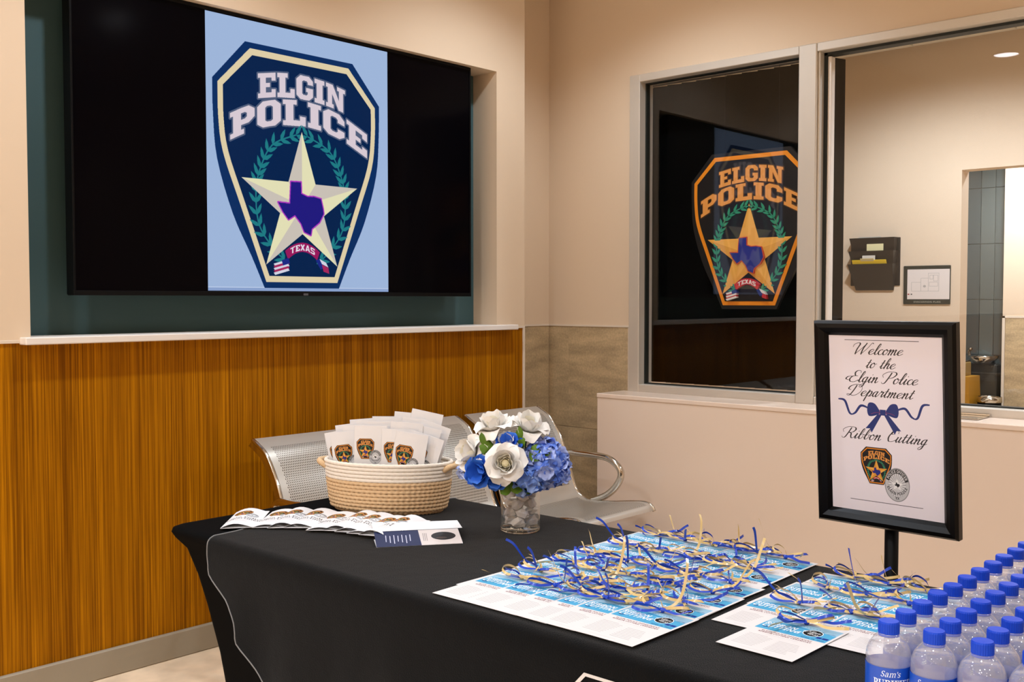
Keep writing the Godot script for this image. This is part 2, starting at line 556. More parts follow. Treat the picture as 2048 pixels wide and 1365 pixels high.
func materials() -> void:
	M.paint = mat(rgb(222, 197, 168), .75)
	M.paint_office = mat(rgb(222, 197, 168), .75)
	M.trim = mat(rgb(222, 205, 184), .45)
	M.white = mat(rgb(236, 226, 216), .4)
	M.teal = mat(rgb(56, 84, 86), .7)
	M.ceiling = mat(rgb(225, 218, 205), .9)
	M.alu = mat(rgb(212, 202, 188), .42, .35)
	M.gasket = mat(rgb(22, 28, 24), .5)
	M.black = mat(rgb(10, 10, 11), .45)
	M.black.metallic_specular = .25
	M.black_gloss = mat(rgb(8, 8, 9), .34)
	M.black_gloss.metallic_specular = .3
	M.chrome = mat(rgb(205, 200, 192), .12, 1.0)
	M.base = mat(rgb(148, 134, 112), .55)
	M.solid_surface = mat(rgb(245, 222, 202), .16)
	M.paper = mat(rgb(240, 237, 235), .7)
	var glass := mat(Color(.05, .06, .055, .012), .0)
	glass.transparency = BaseMaterial3D.TRANSPARENCY_ALPHA
	glass.metallic_specular = .38
	M.pane = glass
	var vase := mat(Color(.985, .995, .985, 0.0), .0)
	vase.refraction_enabled = true
	vase.refraction_scale = .05
	vase.transparency = BaseMaterial3D.TRANSPARENCY_ALPHA
	M.vase = vase
	var tg := mat(Color(.9, .93, .9, .03), .0)
	tg.transparency = BaseMaterial3D.TRANSPARENCY_ALPHA
	M.thin_glass = tg
	# speckled porcelain tile
	var n := noise(.02, 5, 3)
	var n2 := noise(.25, 3, 4)
	var img := canvas(256, 256, Color.WHITE)
	for y in 256:
		for x in 256:
			var v := 1.0 + n.get_noise_2d(x * .6, y * 2.2) * .16 + n2.get_noise_2d(x, y) * .1
			img.set_pixel(x, y, Color(.73 * v, .635 * v, .49 * v))
	M.tile = mat(Color.WHITE, .5)
	M.tile.albedo_texture = texture(img)
	M.tile.uv1_triplanar = true
	M.tile.uv1_world_triplanar = true
	M.tile.uv1_scale = Vector3(1.1, 1.1, 1.1)
	# vertical-grain wood
	var wi := canvas(1024, 256, Color.WHITE)
	var w1 := noise(.012, 3, 7)
	var w2 := noise(.17, 2, 8)
	var w3 := noise(.5, 2, 9)
	var grain := func(x: float, y: float) -> float: return w1.get_noise_2d(x, y * .02) * .3 + w2.get_noise_2d(x, y * .012) * .5 + w3.get_noise_2d(x, y * .02) * .45
	for x in 1024:
		for y in 256:
			var v: float = .5 + grain.call(x, y)
			if x > 896:
				v = lerpf(v, .5 + grain.call(x - 1024, y), (x - 896) / 128.0)
			v = clampf(v, 0.0, 1.0)
			wi.set_pixel(x, y, Color(.43, .24, .0).lerp(Color(.75, .48, .02), v))
	M.wood = mat(Color.WHITE, .5)
	M.wood.metallic_specular = .2
	M.wood.albedo_texture = texture(wi)
	# floor
	var fi := canvas(256, 256, Color.WHITE)
	var f1 := noise(.03, 4, 21)
	for y in 256:
		for x in 256:
			var v := 1.0 + f1.get_noise_2d(x, y) * .1
			fi.set_pixel(x, y, Color(.88 * v, .77 * v, .64 * v))
	M.floor = mat(Color.WHITE, .45)
	M.floor.albedo_texture = texture(fi)
	M.floor.uv1_triplanar = true
	M.floor.uv1_world_triplanar = true
	M.floor.uv1_scale = Vector3(.8, .8, .8)
	# cloth
	var ci := canvas(256, 256, Color.WHITE)
	var c1 := noise(.35, 3, 31)
	var c2 := noise(.02, 3, 32)
	for y in 256:
		for x in 256:
			var v := .5 + c1.get_noise_2d(x, y) * .35 + c2.get_noise_2d(x, y) * .25
			ci.set_pixel(x, y, Color(v, v, v))
	M.cloth = mat(rgb(9, 9, 9), .9)
	M.cloth.rim_enabled = true
	M.cloth.rim = .2
	M.cloth.rim_tint = .0
	ci.bump_map_to_normal_map(2.0)
	M.cloth.normal_enabled = true
	M.cloth.normal_texture = texture(ci)
	M.cloth.normal_scale = .5
	M.cloth.uv1_triplanar = true
	M.cloth.uv1_world_triplanar = true
	M.cloth.uv1_scale = Vector3(3, 3, 3)
	M.spandex = mat(rgb(11, 11, 11), .75)
	M.cloth.metallic_specular = .12
	M.spandex.metallic_specular = .12
	M.stitch = mat(rgb(120, 118, 116), .8)

# ---------------------------------------------------------------- lamps
func downlight(x: float, y: float, z: float, energy: float, label: String, r := .1, angle := 66.0) -> void:
	var t := thing("recessed_downlight", label, "ceiling light", Vector3(x, y, z), "recessed ceiling downlights")
	mi("trim_ring", lathe([Vector2(r - .012, -.001), Vector2(r + .012, -.001), Vector2(r + .012, -.008), Vector2(r - .004, -.012), Vector2(r - .012, -.001)], 32), M.white, t)
	var lens := mat(Color(1, .98, .96), .5)
	lens.emission_enabled = true
	lens.emission = Color(.97, .97, 1)
	lens.emission_energy_multiplier = 40.0
	mi("lamp_lens", lathe([Vector2(0, -.004), Vector2(r - .012, -.004), Vector2(r - .012, -.002), Vector2(0, -.002)], 32), lens, t)
	var l := SpotLight3D.new()
	l.name = "lamp"
	l.light_color = Color(.885, .94, 1)
	l.light_energy = energy
	l.spot_angle = angle
	l.spot_angle_attenuation = .6
	l.spot_range = 12.0
	l.spot_attenuation = 2.0
	l.light_size = .06
	l.shadow_enabled = true
	l.rotation_degrees = Vector3(-90, 0, 0)
	l.position = Vector3(0, -.03, 0)
	t.add_child(l)

# key positions of the room
const XA := -3.566      # face of the left wall
const ZB := -4.45       # face of the window wall
const YT := .745        # table top
const CEIL := 3.3

func _ready() -> void:
	rng.seed = 77
	# camera
	var cam := Camera3D.new()
	cam.name = "camera"
	cam.position = Vector3(0, 1.36, 0)
	cam.rotation_degrees = Vector3(-2.292, 42.43, 0)
	cam.fov = 36.44
	cam.near = .05
	cam.far = 60.0
	add_child(cam)
	cam.current = true
	# environment: a dim night outside the closed building
	var we := WorldEnvironment.new()
	we.name = "environment"
	var env := Environment.new()
	env.background_mode = Environment.BG_COLOR
	env.background_color = Color(.01, .01, .012)
	env.tonemap_mode = Environment.TONE_MAPPER_LINEAR
	env.tonemap_exposure = .49
	env.sdfgi_enabled = true
	env.ssao_enabled = true
	env.ssil_enabled = true
	we.environment = env
	add_child(we)
	materials()
	# lamps of the lobby: two rows of recessed downlights
	var zz := [-3.5, -1.88, -.26, 1.36, 2.98]
	var ee := [4.4, 3.8, 5.2, 12.0, 22.0]
	var where := ["above the corner by the bench", "above the near end of the bench", "over the left wall beside the viewer", "behind the viewer near the left wall", "far behind the viewer near the left wall"]
	for i in 5:
		downlight(-2.7, CEIL, zz[i], ee[i], "round recessed ceiling light " + where[i])
	ee = [4.6, 1.4, 3.0, 12.0, 23.0]
	where = ["in front of the service window", "above the table with the cards", "just in front of the viewer", "just behind the viewer", "far behind the viewer"]
	for i in 5:
		downlight(-.3, CEIL, zz[i], ee[i], "round recessed ceiling light " + where[i])
	ee = [3.0, 1.2, 1.5, 3.0, 5.0]
	where = ["right of the service window", "right of the table", "right of the viewer", "behind the viewer to the right", "in the far corner behind the viewer"]
	for i in 5:
		downlight(2.1, CEIL, zz[i], ee[i], "round recessed ceiling light " + where[i])
	downlight(-2.3, 2.95, -5.5, 6.4, "round recessed ceiling light in the office by the wall file", .08, 82.0)
	downlight(-.9, 2.95, -5.5, 6.4, "round recessed ceiling light in the office near the window", .08, 82.0)
	downlight(-2.2, 2.75, -7.3, 10.0, "round recessed ceiling light in the hallway behind the office", .08, 80.0)
	room()
	office()
	television()
	window_wall()
	window_sign()
	bench()
	table()
	make_brochure_print()
	basket()
	fan()
	bouquet()
	cards()
	welcome_sign()
	bottles()

# ---------------------------------------------------------------- the room
func room() -> void:
	struct("floor", span(Vector3(-4.0, -.1, -4.7), Vector3(4.0, 0, 4.2)), M.floor)
	struct("ceiling", span(Vector3(-4.0, CEIL, -4.7), Vector3(4.0, CEIL + .1, 4.2)), M.ceiling)
	# left wall: furred out with a recess for the television
	var w := Node3D.new()
	w.name = numbered("wall_left")
	w.set_meta("kind", "structure")
	add_child(w)
	var nz0 := -1.488
	var nz1 := -3.788
	var yt := 2.493
	var xb := XA - .164
	mi("plaster", span(Vector3(xb - .1, 1.222, 4.1), Vector3(XA, CEIL, nz0)), M.paint, w)
	mi("plaster", span(Vector3(xb - .1, yt, nz0), Vector3(XA, CEIL, nz1)), M.paint, w)
	mi("plaster", span(Vector3(xb - .1, 1.222, nz1), Vector3(XA, CEIL, -3.997)), M.paint, w)
	mi("recess_back", span(Vector3(xb - .1, 1.222, nz0), Vector3(xb, yt, nz1)), M.teal, w)
	mi("core", span(Vector3(xb - .1, 0, 4.1), Vector3(XA - .012, 1.222, -3.997)), M.paint, w)
	# wood veneer panel with its own grain direction
	var st := stool(false)
	var za := 4.1
	var zb := -3.985
	quad(st, Vector3(XA - .004, .1, za), Vector3(XA - .004, 1.214, za), Vector3(XA - .004, 1.214, zb), Vector3(XA - .004, .1, zb), Vector2(0, 1), Vector2(0, 0), Vector2(5.4, 0), Vector2(5.4, 1))
	quad(st, Vector3(XA - .012, 1.214, za), Vector3(XA - .012, 1.214, zb), Vector3(XA - .004, 1.214, zb), Vector3(XA - .004, 1.214, za))
	mi("wood_panel", done(st), M.wood, w)
	struct("trim_1", span(Vector3(XA - .012, 1.213, 4.1), Vector3(XA + .002, 1.224, -3.997), .001), M.trim)
	struct("trim_2", span(Vector3(XA - .06, .1, -3.985), Vector3(XA + .003, 1.222, -3.999), .001), M.trim)
	struct("baseboard_left", span(Vector3(XA - .01, 0, 4.1), Vector3(XA + .012, .1, -3.99), .004), M.base)
	# the ledge under the recess
	var sh := span(Vector3(XA - .15, 1.208, -1.452), Vector3(XA + .048, 1.233, -3.9), .003)
	tag(mi("ledge", sh, M.white), "long white ledge under the recess with the television", "ledge")
	# set-back wall with porcelain wainscot
	var xr := -3.786
	struct("wall_recess", span(Vector3(xr - .12, 0, -3.8), Vector3(xr, CEIL, -4.6)), M.paint)
	var wt := struct("wall_recess_wainscot", span(Vector3(xr - .02, .1, -3.9), Vector3(xr + .004, .66, ZB), .001), M.trim)
	mi("tile", span(Vector3(xr, .1, -3.95), Vector3(xr + .008, .655, ZB + .0085), .001), M.tile, wt)
	mi("tile", span(Vector3(xr, .657, -3.95), Vector3(xr + .008, 1.212, ZB + .0085), .001), M.tile, wt)
	struct("trim_3", span(Vector3(xr - .01, 1.212, -3.95), Vector3(xr + .011, 1.222, ZB), .001), M.trim)
	# other sides of the lobby, behind the viewer
	struct("wall_right", span(Vector3(3.9, 0, -4.7), Vector3(4.02, CEIL, 4.2)), M.paint)
	struct("wall_front", span(Vector3(-4.0, 0, 4.1), Vector3(4.0, CEIL, 4.22)), M.paint)

# ---------------------------------------------------------------- window wall
func window_wall() -> void:
	var w := Node3D.new()
	w.name = numbered("wall_back")
	w.set_meta("kind", "structure")
	add_child(w)
	var zk := ZB - .14
	var xl := -3.22
	var xr := -.35
	var y0 := .878
	var y1 := 2.521
	mi("plaster", span(Vector3(-3.9, 0, zk), Vector3(xl, CEIL, ZB)), M.paint, w)
	mi("plaster", span(Vector3(xl, y1, zk), Vector3(4.0, CEIL, ZB)), M.paint, w)
	mi("plaster", span(Vector3(xl, 0, zk), Vector3(xr, y0, ZB)), M.paint, w)
	mi("plaster", span(Vector3(xr, 0, zk), Vector3(4.0, y1, ZB)), M.paint, w)
	mi("tile", span(Vector3(-3.778, .1, ZB), Vector3(xl - .012, .655, ZB + .008), .001), M.tile, w)
	mi("tile", span(Vector3(-3.778, .657, ZB), Vector3(xl - .012, 1.212, ZB + .008), .001), M.tile, w)
	struct("trim_4", span(Vector3(-3.778, 1.212, ZB), Vector3(xl, 1.222, ZB + .011), .001), M.trim)
	struct("trim_5", span(Vector3(xl - .012, .1, ZB), Vector3(xl, 1.212, ZB + .011), .001), M.trim)
	struct("baseboard_back", span(Vector3(-3.778, 0, ZB), Vector3(-3.26, .1, ZB + .012), .003), M.base)
	# counter block with a polished face
	var c := thing("service_counter", "glossy beige half-height counter block below the service windows", "counter", Vector3(-1.4, 0, ZB + .134))
	mi("front", span(Vector3(-1.855, .0, -.12), Vector3(1.75, .858, .109), .003), M.solid_surface, c)
	mi("countertop", span(Vector3(-1.857, .858, -.12), Vector3(1.75, .88, .112), .003), M.solid_surface, c)
	# aluminium frames
	var za := ZB - .1
	var zf := ZB + .022
	var win := Node3D.new()
	win.name = numbered("window_1")
	win.set_meta("kind", "structure")
	add_child(win)
	mi("jamb", span(Vector3(xl, y0, za), Vector3(-3.155, y1, zf), .003), M.alu, win)
	mi("head", span(Vector3(-3.155, 2.482, za), Vector3(-2.266, y1, zf), .003), M.alu, win)
	mi("bottom_rail", span(Vector3(-3.155, y0, za), Vector3(-2.266, .918, zf), .003), M.alu, win)
	mi("mullion", span(Vector3(-2.266, y0, za), Vector3(-2.178, y1, zf + .004), .004), M.alu, win)
	mi("gasket", span(Vector3(-3.155, .918, ZB - .062), Vector3(-3.148, 2.482, ZB - .03)), M.gasket, win)
	mi("gasket", span(Vector3(-3.155, .918, ZB - .062), Vector3(-2.266, .923, ZB - .03)), M.gasket, win)
	mi("gasket", span(Vector3(-3.155, 2.477, ZB - .062), Vector3(-2.266, 2.482, ZB - .03)), M.gasket, win)
	mi("pane", span(Vector3(-3.155, .918, ZB - .048), Vector3(-2.266, 2.482, ZB - .042)), M.pane, win)
	var win2 := Node3D.new()
	win2.name = numbered("window_2")
	win2.set_meta("kind", "structure")
	add_child(win2)
	mi("head", span(Vector3(-2.178, 2.482, za), Vector3(xr, y1, zf), .003), M.alu, win2)
	mi("bottom_rail", span(Vector3(-2.178, y0, za), Vector3(xr, .915, zf), .003), M.alu, win2)
	mi("jamb", span(Vector3(xr - .05, .915, za), Vector3(xr, 2.482, zf), .003), M.alu, win2)
	mi("stop", span(Vector3(-2.178, .915, za), Vector3(-2.168, 2.482, ZB + .01), .002), M.alu, win2)
	mi("gasket", span(Vector3(-2.168, .915, ZB - .07), Vector3(-2.152, 2.482, ZB - .03)), M.gasket, win2)
	mi("gasket", span(Vector3(-2.168, 2.47, ZB - .07), Vector3(xr - .05, 2.482, ZB - .03)), M.gasket, win2)
	mi("gasket", span(Vector3(-2.168, .915, ZB - .07), Vector3(xr - .05, .921, ZB - .03)), M.gasket, win2)
	mi("sash_edge", span(Vector3(-2.152, .92, ZB - .075), Vector3(-2.136, 2.465, ZB - .035), .002), M.white, win2)
	mi("pane", span(Vector3(-2.136, .921, ZB - .053), Vector3(xr - .05, 2.47, ZB - .047)), M.pane, win2)
	# dark vertical blinds: closed behind the left pane, drawn to the side behind the right one
	var slat := box(Vector3(.127, 1.6, .0012))
	var dark := mat(rgb(8, 8, 7), .8)
	dark.metallic_specular = .1
	var b1 := thing("vertical_blind", "closed charcoal vertical blind behind the left window pane with the shield", "blind", Vector3(-2.75, .9, ZB - .27))
	mi("headrail", span(Vector3(-.68, 1.62, -.025), Vector3(.42, 1.66, .025), .004), M.black, b1)
	for i in 12:
		var s := mi("slat", slat, dark, b1, Vector3(-.63 + i * .09, .81, 0))
		s.rotation.y = .22
	var b2 := thing("vertical_blind", "charcoal vertical blind drawn aside at the left of the office window", "blind", Vector3(-2.25, .9, ZB - .27))
	mi("headrail", span(Vector3(-.05, 1.62, -.025), Vector3(1.75, 1.66, .025), .004), M.black, b2)
	for i in 6:
		var s := mi("slat", slat, dark, b2, Vector3(-.025 + i * .01, .81, 0))
		s.rotation.y = 1.25
	# paper tray on the counter below the right window
	var tr := thing("deal_tray", "flat brushed metal tray on the counter under the office window", "tray", Vector3(-1.52, .88, ZB + .11))
	mi("plate", span(Vector3(-.16, .001, -.08), Vector3(.12, .006, .07), .002), M.chrome, tr)
	mi("lip", span(Vector3(-.16, .006, -.08), Vector3(.12, .014, -.07), .002), M.chrome, tr)

func window_sign() -> void:
	var s := .862
	var t := thing("shield_sign", "black and orange police shield sign hanging behind the dark window pane", "sign", Vector3(-2.605, 2.164, ZB - .14))
	var group := {}
	var depth := {"body": [-.02, .0], "rim": [0, .003], "field": [0, .0042], "letter_edge": [0, .005], "letter": [0, .008], "leaf": [0, .007], "state_edge": [0, .0205], "state": [0, .022], "banner": [0, .022], "banner_letter": [0, .0235], "flag_white": [0, .0236], "flag_red": [0, .0232], "flag_blue": [0, .024]}
	var names := {"body": "backing", "rim": "border", "field": "panel", "letter": "letter", "state": "state_outline", "banner": "banner", "banner_letter": "banner_letter"}
	var shared := {}
	for e in emblem():
		var k: String = e[0]
		if k.begins_with("star"):
			k = "star"
		if not group.has(k):
			group[k] = stool(false)
		var p := PackedVector2Array()
		for q in e[1]:
			p.append(Vector2(q.x, -q.y) * s)
		if k == "star":
			# faceted relief
			var st: SurfaceTool = group[k]
			face_out(st, [Vector3(p[0].x, p[0].y, .02), Vector3(p[1].x, p[1].y, .006), Vector3(p[2].x, p[2].y, .006)], Vector3(p[0].x, p[0].y, -1))
		elif k == "letter":
			if not shared.has(k):
				shared[k] = mat(Color(SIGN_COLORS[k]), .4)
			mi("letter", prism(p, depth[k][0], depth[k][1]), shared[k], t)
		else:
			add_prism(group[k], p, depth[k][0], depth[k][1])
	var called := {"body": "backing", "rim": "border", "field": "panel", "letter_edge": "letter_outline", "leaf": "laurel_wreath", "star": "star", "state_edge": "state_outline", "state": "state_shape", "banner": "banner", "banner_letter": "banner_lettering", "flag_white": "flag_white_stripe", "flag_red": "flag_red_stripe", "flag_blue": "flag_blue_field"}
	for k in group:
		if k != "letter":
			mi(called[k], done(group[k]), mat(Color(SIGN_COLORS[k]), .4), t)
	# two thin wires up to the frame head
	for x in [-.15, .15]:
		mi("wire", tube([Vector3(x, -.08, -.01), Vector3(x, .34, -.01)], .0012, 5), M.black, t)

# ---------------------------------------------------------------- office seen through the right window
func office() -> void:
	var zk := -6.6
	var zw := ZB - .14
	struct("office_floor", span(Vector3(-5.2, -.1, -9.2), Vector3(4.0, -.0, zw)), M.floor)
	var ct := mat(rgb(235, 226, 208), .9)
	var oc := struct("office_ceiling", span(Vector3(-5.2, 2.96, zk - .1), Vector3(4.0, 3.05, zw)), M.ceiling)
	for i in 9:
		for j in 3:
			mi("ceiling_tile", span(Vector3(-4.4 + i * .61 + .006, 2.948, zk + .05 + j * .61 + .006), Vector3(-4.4 + (i + 1) * .61 - .006, 2.962, zk + .05 + (j + 1) * .61 - .006), .002), ct, oc)
	var w := Node3D.new()
	w.name = numbered("wall_office")
	w.set_meta("kind", "structure")
	add_child(w)
	var dl := -2.283
	mi("plaster", span(Vector3(-4.4, 0, zk - .12), Vector3(dl, 3.0, zk)), M.paint_office, w)
	mi("plaster", span(Vector3(dl, 2.157, zk - .12), Vector3(-1.2, 3.0, zk)), M.paint_office, w)
	mi("plaster", span(Vector3(-1.2, 0, zk - .12), Vector3(4.0, 3.0, zk)), M.paint_office, w)
	mi("tile", span(Vector3(-3.3, .1, zk), Vector3(-2.8, 1.205, zk + .008), .001), M.tile, w)
	mi("tile", span(Vector3(-2.798, .1, zk), Vector3(dl - .04, 1.205, zk + .008), .001), M.tile, w)
	mi("tile_edge", span(Vector3(-3.4, 1.205, zk), Vector3(dl, 1.217, zk + .01), .001), M.trim, w)
	mi("tile_edge", span(Vector3(dl - .03, .1, zk), Vector3(dl - .002, 1.217, zk + .01), .001), M.trim, w)
	struct("wall_office_left", span(Vector3(-4.5, 0, zk), Vector3(-4.4, 3.0, zw)), M.paint_office)
	struct("wall_office_right", span(Vector3(1.5, 0, zk), Vector3(1.6, 3.0, zw)), M.paint_office)
	# hallway beyond the opening: dark stacked tile and a pale wall
	struct("hall_ceiling", span(Vector3(-5.2, 2.76, -9.2), Vector3(1.0, 2.86, zk - .1)), M.ceiling)
	struct("wall_hall_left", span(Vector3(-5.2, 0, -9.2), Vector3(-5.1, 2.8, zk)), M.paint_office)
	struct("wall_hall_right", span(Vector3(.9, 0, -9.2), Vector3(1.0, 2.8, zk)), M.paint_office)
	var hw := struct("wall_hall", span(Vector3(-5.2, 0, -8.32), Vector3(1.0, 2.8, -8.21)), mat(rgb(96, 100, 92), .6))
	var tones := [mat(rgb(70, 78, 74), .45), mat(rgb(78, 85, 80), .45), mat(rgb(62, 70, 68), .45)]
	for i in 5:
		for j in 6:
			mi("dark_tile", span(Vector3(-2.9 + i * .104 + .002, .1 + j * .42 + .002, -8.21), Vector3(-2.9 + (i + 1) * .104 - .002, .1 + (j + 1) * .42 - .002, -8.2), .001), tones[(i * 5 + j * 3) % 3], hw)
	var hp := struct("wall_hall_pale", span(Vector3(-2.462, 0, -8.2), Vector3(1.0, 2.8, -8.0)), M.paint_office)
	mi("tile", span(Vector3(-2.44, .1, -8.0), Vector3(-1.9, 1.225, -7.99), .001), M.tile, hp)
	mi("tile_edge", span(Vector3(-2.462, 1.225, -8.0), Vector3(-1.9, 1.24, -7.988), .001), M.trim, hp)
	mi("tile_edge", span(Vector3(-2.462, .1, -8.0), Vector3(-2.442, 1.24, -7.988), .001), M.trim, hp)
	# small things by the opening
	var cb := thing("wooden_cabinet", "honey-coloured wooden cabinet with slanted side in the hallway", "cabinet", Vector3(-2.72, 0, -7.85))
	var wood := mat(rgb(176, 122, 26), .5)
	mi("body", prism(PackedVector2Array([Vector2(-.12, 0), Vector2(.15, 0), Vector2(.115, .8), Vector2(-.12, .8)]), -.12, .12), wood, cb)
	mi("upper_box", span(Vector3(-.12, .8, -.1), Vector3(.06, .9, .1), .005), mat(rgb(150, 118, 58), .5), cb)
	mi("top_plate", span(Vector3(-.12, .9, -.1), Vector3(.055, .915, .1), .004), M.chrome, cb)
	var ft := thing("drinking_fountain", "steel basin with spout mounted on the dark hallway tiles", "fountain", Vector3(-2.62, .93, -8.09))
	mi("basin", lathe([Vector2(0, -.06), Vector2(.06, -.05), Vector2(.1, -.01), Vector2(.105, .012), Vector2(.09, .012), Vector2(.05, -.02), Vector2(0, -.025)], 24), M.chrome, ft)
	mi("spout", tube(smooth3([Vector3(-.1, .0, .0), Vector3(-.1, .05, .01), Vector3(-.08, .06, .03)], 5), .012, 8), M.chrome, ft)
	mi("apron", span(Vector3(-.1, -.3, -.1), Vector3(.1, -.05, .02), .01), mat(rgb(58, 54, 46), .4), ft)
	var bin := thing("waste_bin", "black waste bin with a steel rim in the hallway", "bin", Vector3(-2.49, 0, -7.83))
	mi("body", lathe([Vector2(0, 0), Vector2(.07, 0), Vector2(.08, .62), Vector2(.07, .62), Vector2(.06, .02), Vector2(0, .02)], 24), M.black, bin)
	mi("rim", lathe([Vector2(.074, .62), Vector2(.086, .62), Vector2(.084, .66), Vector2(.074, .66), Vector2(.074, .62)], 24), M.chrome, bin)
	# wall file with three pockets
	var f := thing("wall_file", "black three-pocket wall file holder on the office wall", "file holder", Vector3(-2.822, 1.42, zk))
	var plastic := mat(rgb(20, 19, 18), .3)
	mi("back_plate", span(Vector3(-.165, .03, 0), Vector3(.165, .34, .008), .003), plastic, f)
	for i in 3:
		var y := .0 + i * .085
		var zo := .05 - i * .012
		var st := stool(false)
		var a := Vector3(-.125, y, .012)
		var b := Vector3(.125, y, .012)
		var hh := .17
		var e := Vector3(.15, y + hh, .012 + zo + .03)
		var d := Vector3(-.15, y + hh, .012 + zo + .03)
		var th := Vector3(0, 0, -.004)
		face_out(st, [a, b, e, d], (a + e) * .5 + th)
		face_out(st, [a + th, b + th, e + th, d + th], (a + e) * .5)
		face_out(st, [d, e, e + th, d + th], (a + b) * .5)
		face_out(st, [a, d, Vector3(-.15, y + hh, .004), Vector3(-.125, y, .004)], f.position)
		face_out(st, [b, e, Vector3(.15, y + hh, .004), Vector3(.125, y, .004)], f.position)
		mi("pocket", done(st), plastic, f)
	for q in [[-.1, .3, .05, .348, .03, rgb(190, 180, 165), "white papers in the top pocket of the wall file", "papers"], [-.035, .245, .075, .3, .052, rgb(228, 214, 160), "cream label card in the middle of the wall file", "card"], [-.055, .19, .03, .225, .072, rgb(216, 206, 190), "small white card in the wall file above the yellow folder", "card"]]:
		var pc := mi("paper_slip", span(Vector3(q[0], 0, 0), Vector3(q[2], q[3] - q[1], .002)), mat(q[5], .7), self, f.position + Vector3(0, q[1], q[4] + .004))
		tag(pc, q[6], q[7])
	var fo := thing("yellow_folder", "yellow file folder in the bottom pocket of the wall file", "folder", f.position + Vector3(0, .02, .012))
	fo.rotation_degrees.x = 25.0
	mi("cover", span(Vector3(-.118, .0, 0), Vector3(.11, .195, .003), .001), mat(rgb(232, 196, 20), .6), fo)
	mi("tab", span(Vector3(-.06, .186, .001), Vector3(.03, .206, .0035), .001), mat(rgb(206, 186, 130), .6), fo)
	# evacuation plan
	var pl := thing("floor_plan_sign", "dark framed floor plan sign beside the wall file", "sign", Vector3(-2.486, 1.452, zk))
	mi("frame", span(Vector3(-.147, -.122, 0), Vector3(.147, .122, .01), .003), mat(rgb(26, 34, 26), .4), pl)
	var im := canvas(400, 300, rgb(226, 212, 202))
	var g := rgb(176, 166, 158)
	for r in [[40, 130, 90, 90], [130, 90, 70, 130], [200, 40, 100, 180], [215, 60, 30, 40], [250, 60, 40, 60], [210, 130, 80, 40]]:
		line(im, [Vector2(r[0], r[1]), Vector2(r[0] + r[2], r[1]), Vector2(r[0] + r[2], r[1] + r[3]), Vector2(r[0], r[1] + r[3]), Vector2(r[0], r[1])], 3, g)
	fill(im, ellipse(Vector2(165, 170), 14, 12), g)
	im.fill_rect(Rect2i(4, 244, 18, 12), rgb(150, 40, 36)); im.fill_rect(Rect2i(34, 244, 14, 12), rgb(60, 52, 50))
	var ps := stool(false)
	quad(ps, Vector3(-.121, -.09, .0105), Vector3(-.121, .099, .0105), Vector3(.143, .099, .0105), Vector3(.143, -.09, .0105))
	mi("plan_sheet", done(ps), printed(im), pl)
	var et := canvas(256, 32, rgb(26, 34, 26))
	draw_text(et, "EVACUATION PLAN", Vector2(128, 16), 18, rgb(150, 150, 135))
	ps = stool(false)
	quad(ps, Vector3(-.09, -.116, .0105), Vector3(-.09, -.098, .0105), Vector3(.1, -.098, .0105), Vector3(.1, -.116, .0105))
	mi("caption", done(ps), printed(et), pl)

# ---------------------------------------------------------------- television
func television() -> void:
	var x := -3.6
	var t := thing("television", "large black wall television showing a police shield on pale blue", "television", Vector3(x, 1.93, -2.645))
	var b := .992
	mi("housing", span(Vector3(-.055, -.555, b), Vector3(-.001, .56, -b), .004), M.black, t)
	mi("bezel", span(Vector3(-.008, -.555, b), Vector3(.004, -.538, -b), .001), M.black, t)
	mi("bezel", span(Vector3(-.008, .548, b), Vector3(.004, .56, -b), .001), M.black, t)
	mi("bezel", span(Vector3(-.008, -.538, b), Vector3(.004, .548, b - .008), .001), M.black, t)
	mi("bezel", span(Vector3(-.008, -.538, -b), Vector3(.004, .548, -b + .008), .001), M.black, t)
	var dark := mat(rgb(5, 4, 6), .12)
	dark.metallic_specular = .14
	dark.emission_enabled = true
	dark.emission = Color(.004, .002, .005)
	mi("screen_glass", span(Vector3(-.006, -.538, b - .008), Vector3(.0, .548, -b + .008)), dark, t)
	var W := 880
	var H := 1032
	var img := canvas(W, H, Color("a3bbe0"))
	img.fill_rect(Rect2i(0, H - 12, W, 12), Color("8ea6d2"))
	img.fill_rect(Rect2i(0, H - 15, W, 3), Color("c4d4f0"))
	draw_emblem(img, Vector2(.414 * H + 2, 0), H, SCREEN_COLORS)
	var m := mat(Color(.01, .01, .01), .15)
	m.metallic_specular = .14
	m.emission_enabled = true
	m.emission_operator = BaseMaterial3D.EMISSION_OP_MULTIPLY
	m.emission = Color.WHITE
	m.emission_texture = texture(img)
	m.emission_energy_multiplier = 1.9
	var st := stool(false)
	var y0 := -.535
	var y1 := .545
	var za := -2.184 + 2.645
	var zb := -3.104 + 2.645
	quad(st, Vector3(.001, y0, za), Vector3(.001, y1, za), Vector3(.001, y1, zb), Vector3(.001, y0, zb))
	mi("screen_picture", done(st), m, t)
	mi("wall_mount", span(Vector3(-.13, -.2, .3), Vector3(-.055, .2, -.3), .005), M.black, t)
	var st2 := stool(false)
	var logo := mat(rgb(90, 88, 92), .4)
	mi("maker_mark", span(Vector3(.004, -.553, .012), Vector3(.0046, -.544, -.012)), logo, t)
	var l := AreaLight3D.new()
	l.name = "screen_glow"
	l.area_size = Vector2(.9, 1.05)
	l.light_color = Color(.62, .75, 1.0)
	l.light_energy = .04
	l.area_range = 8.0
	l.shadow_enabled = true
	l.rotation_degrees = Vector3(0, -90, 0)
	l.position = Vector3(.02, 0, 0)
	t.add_child(l)

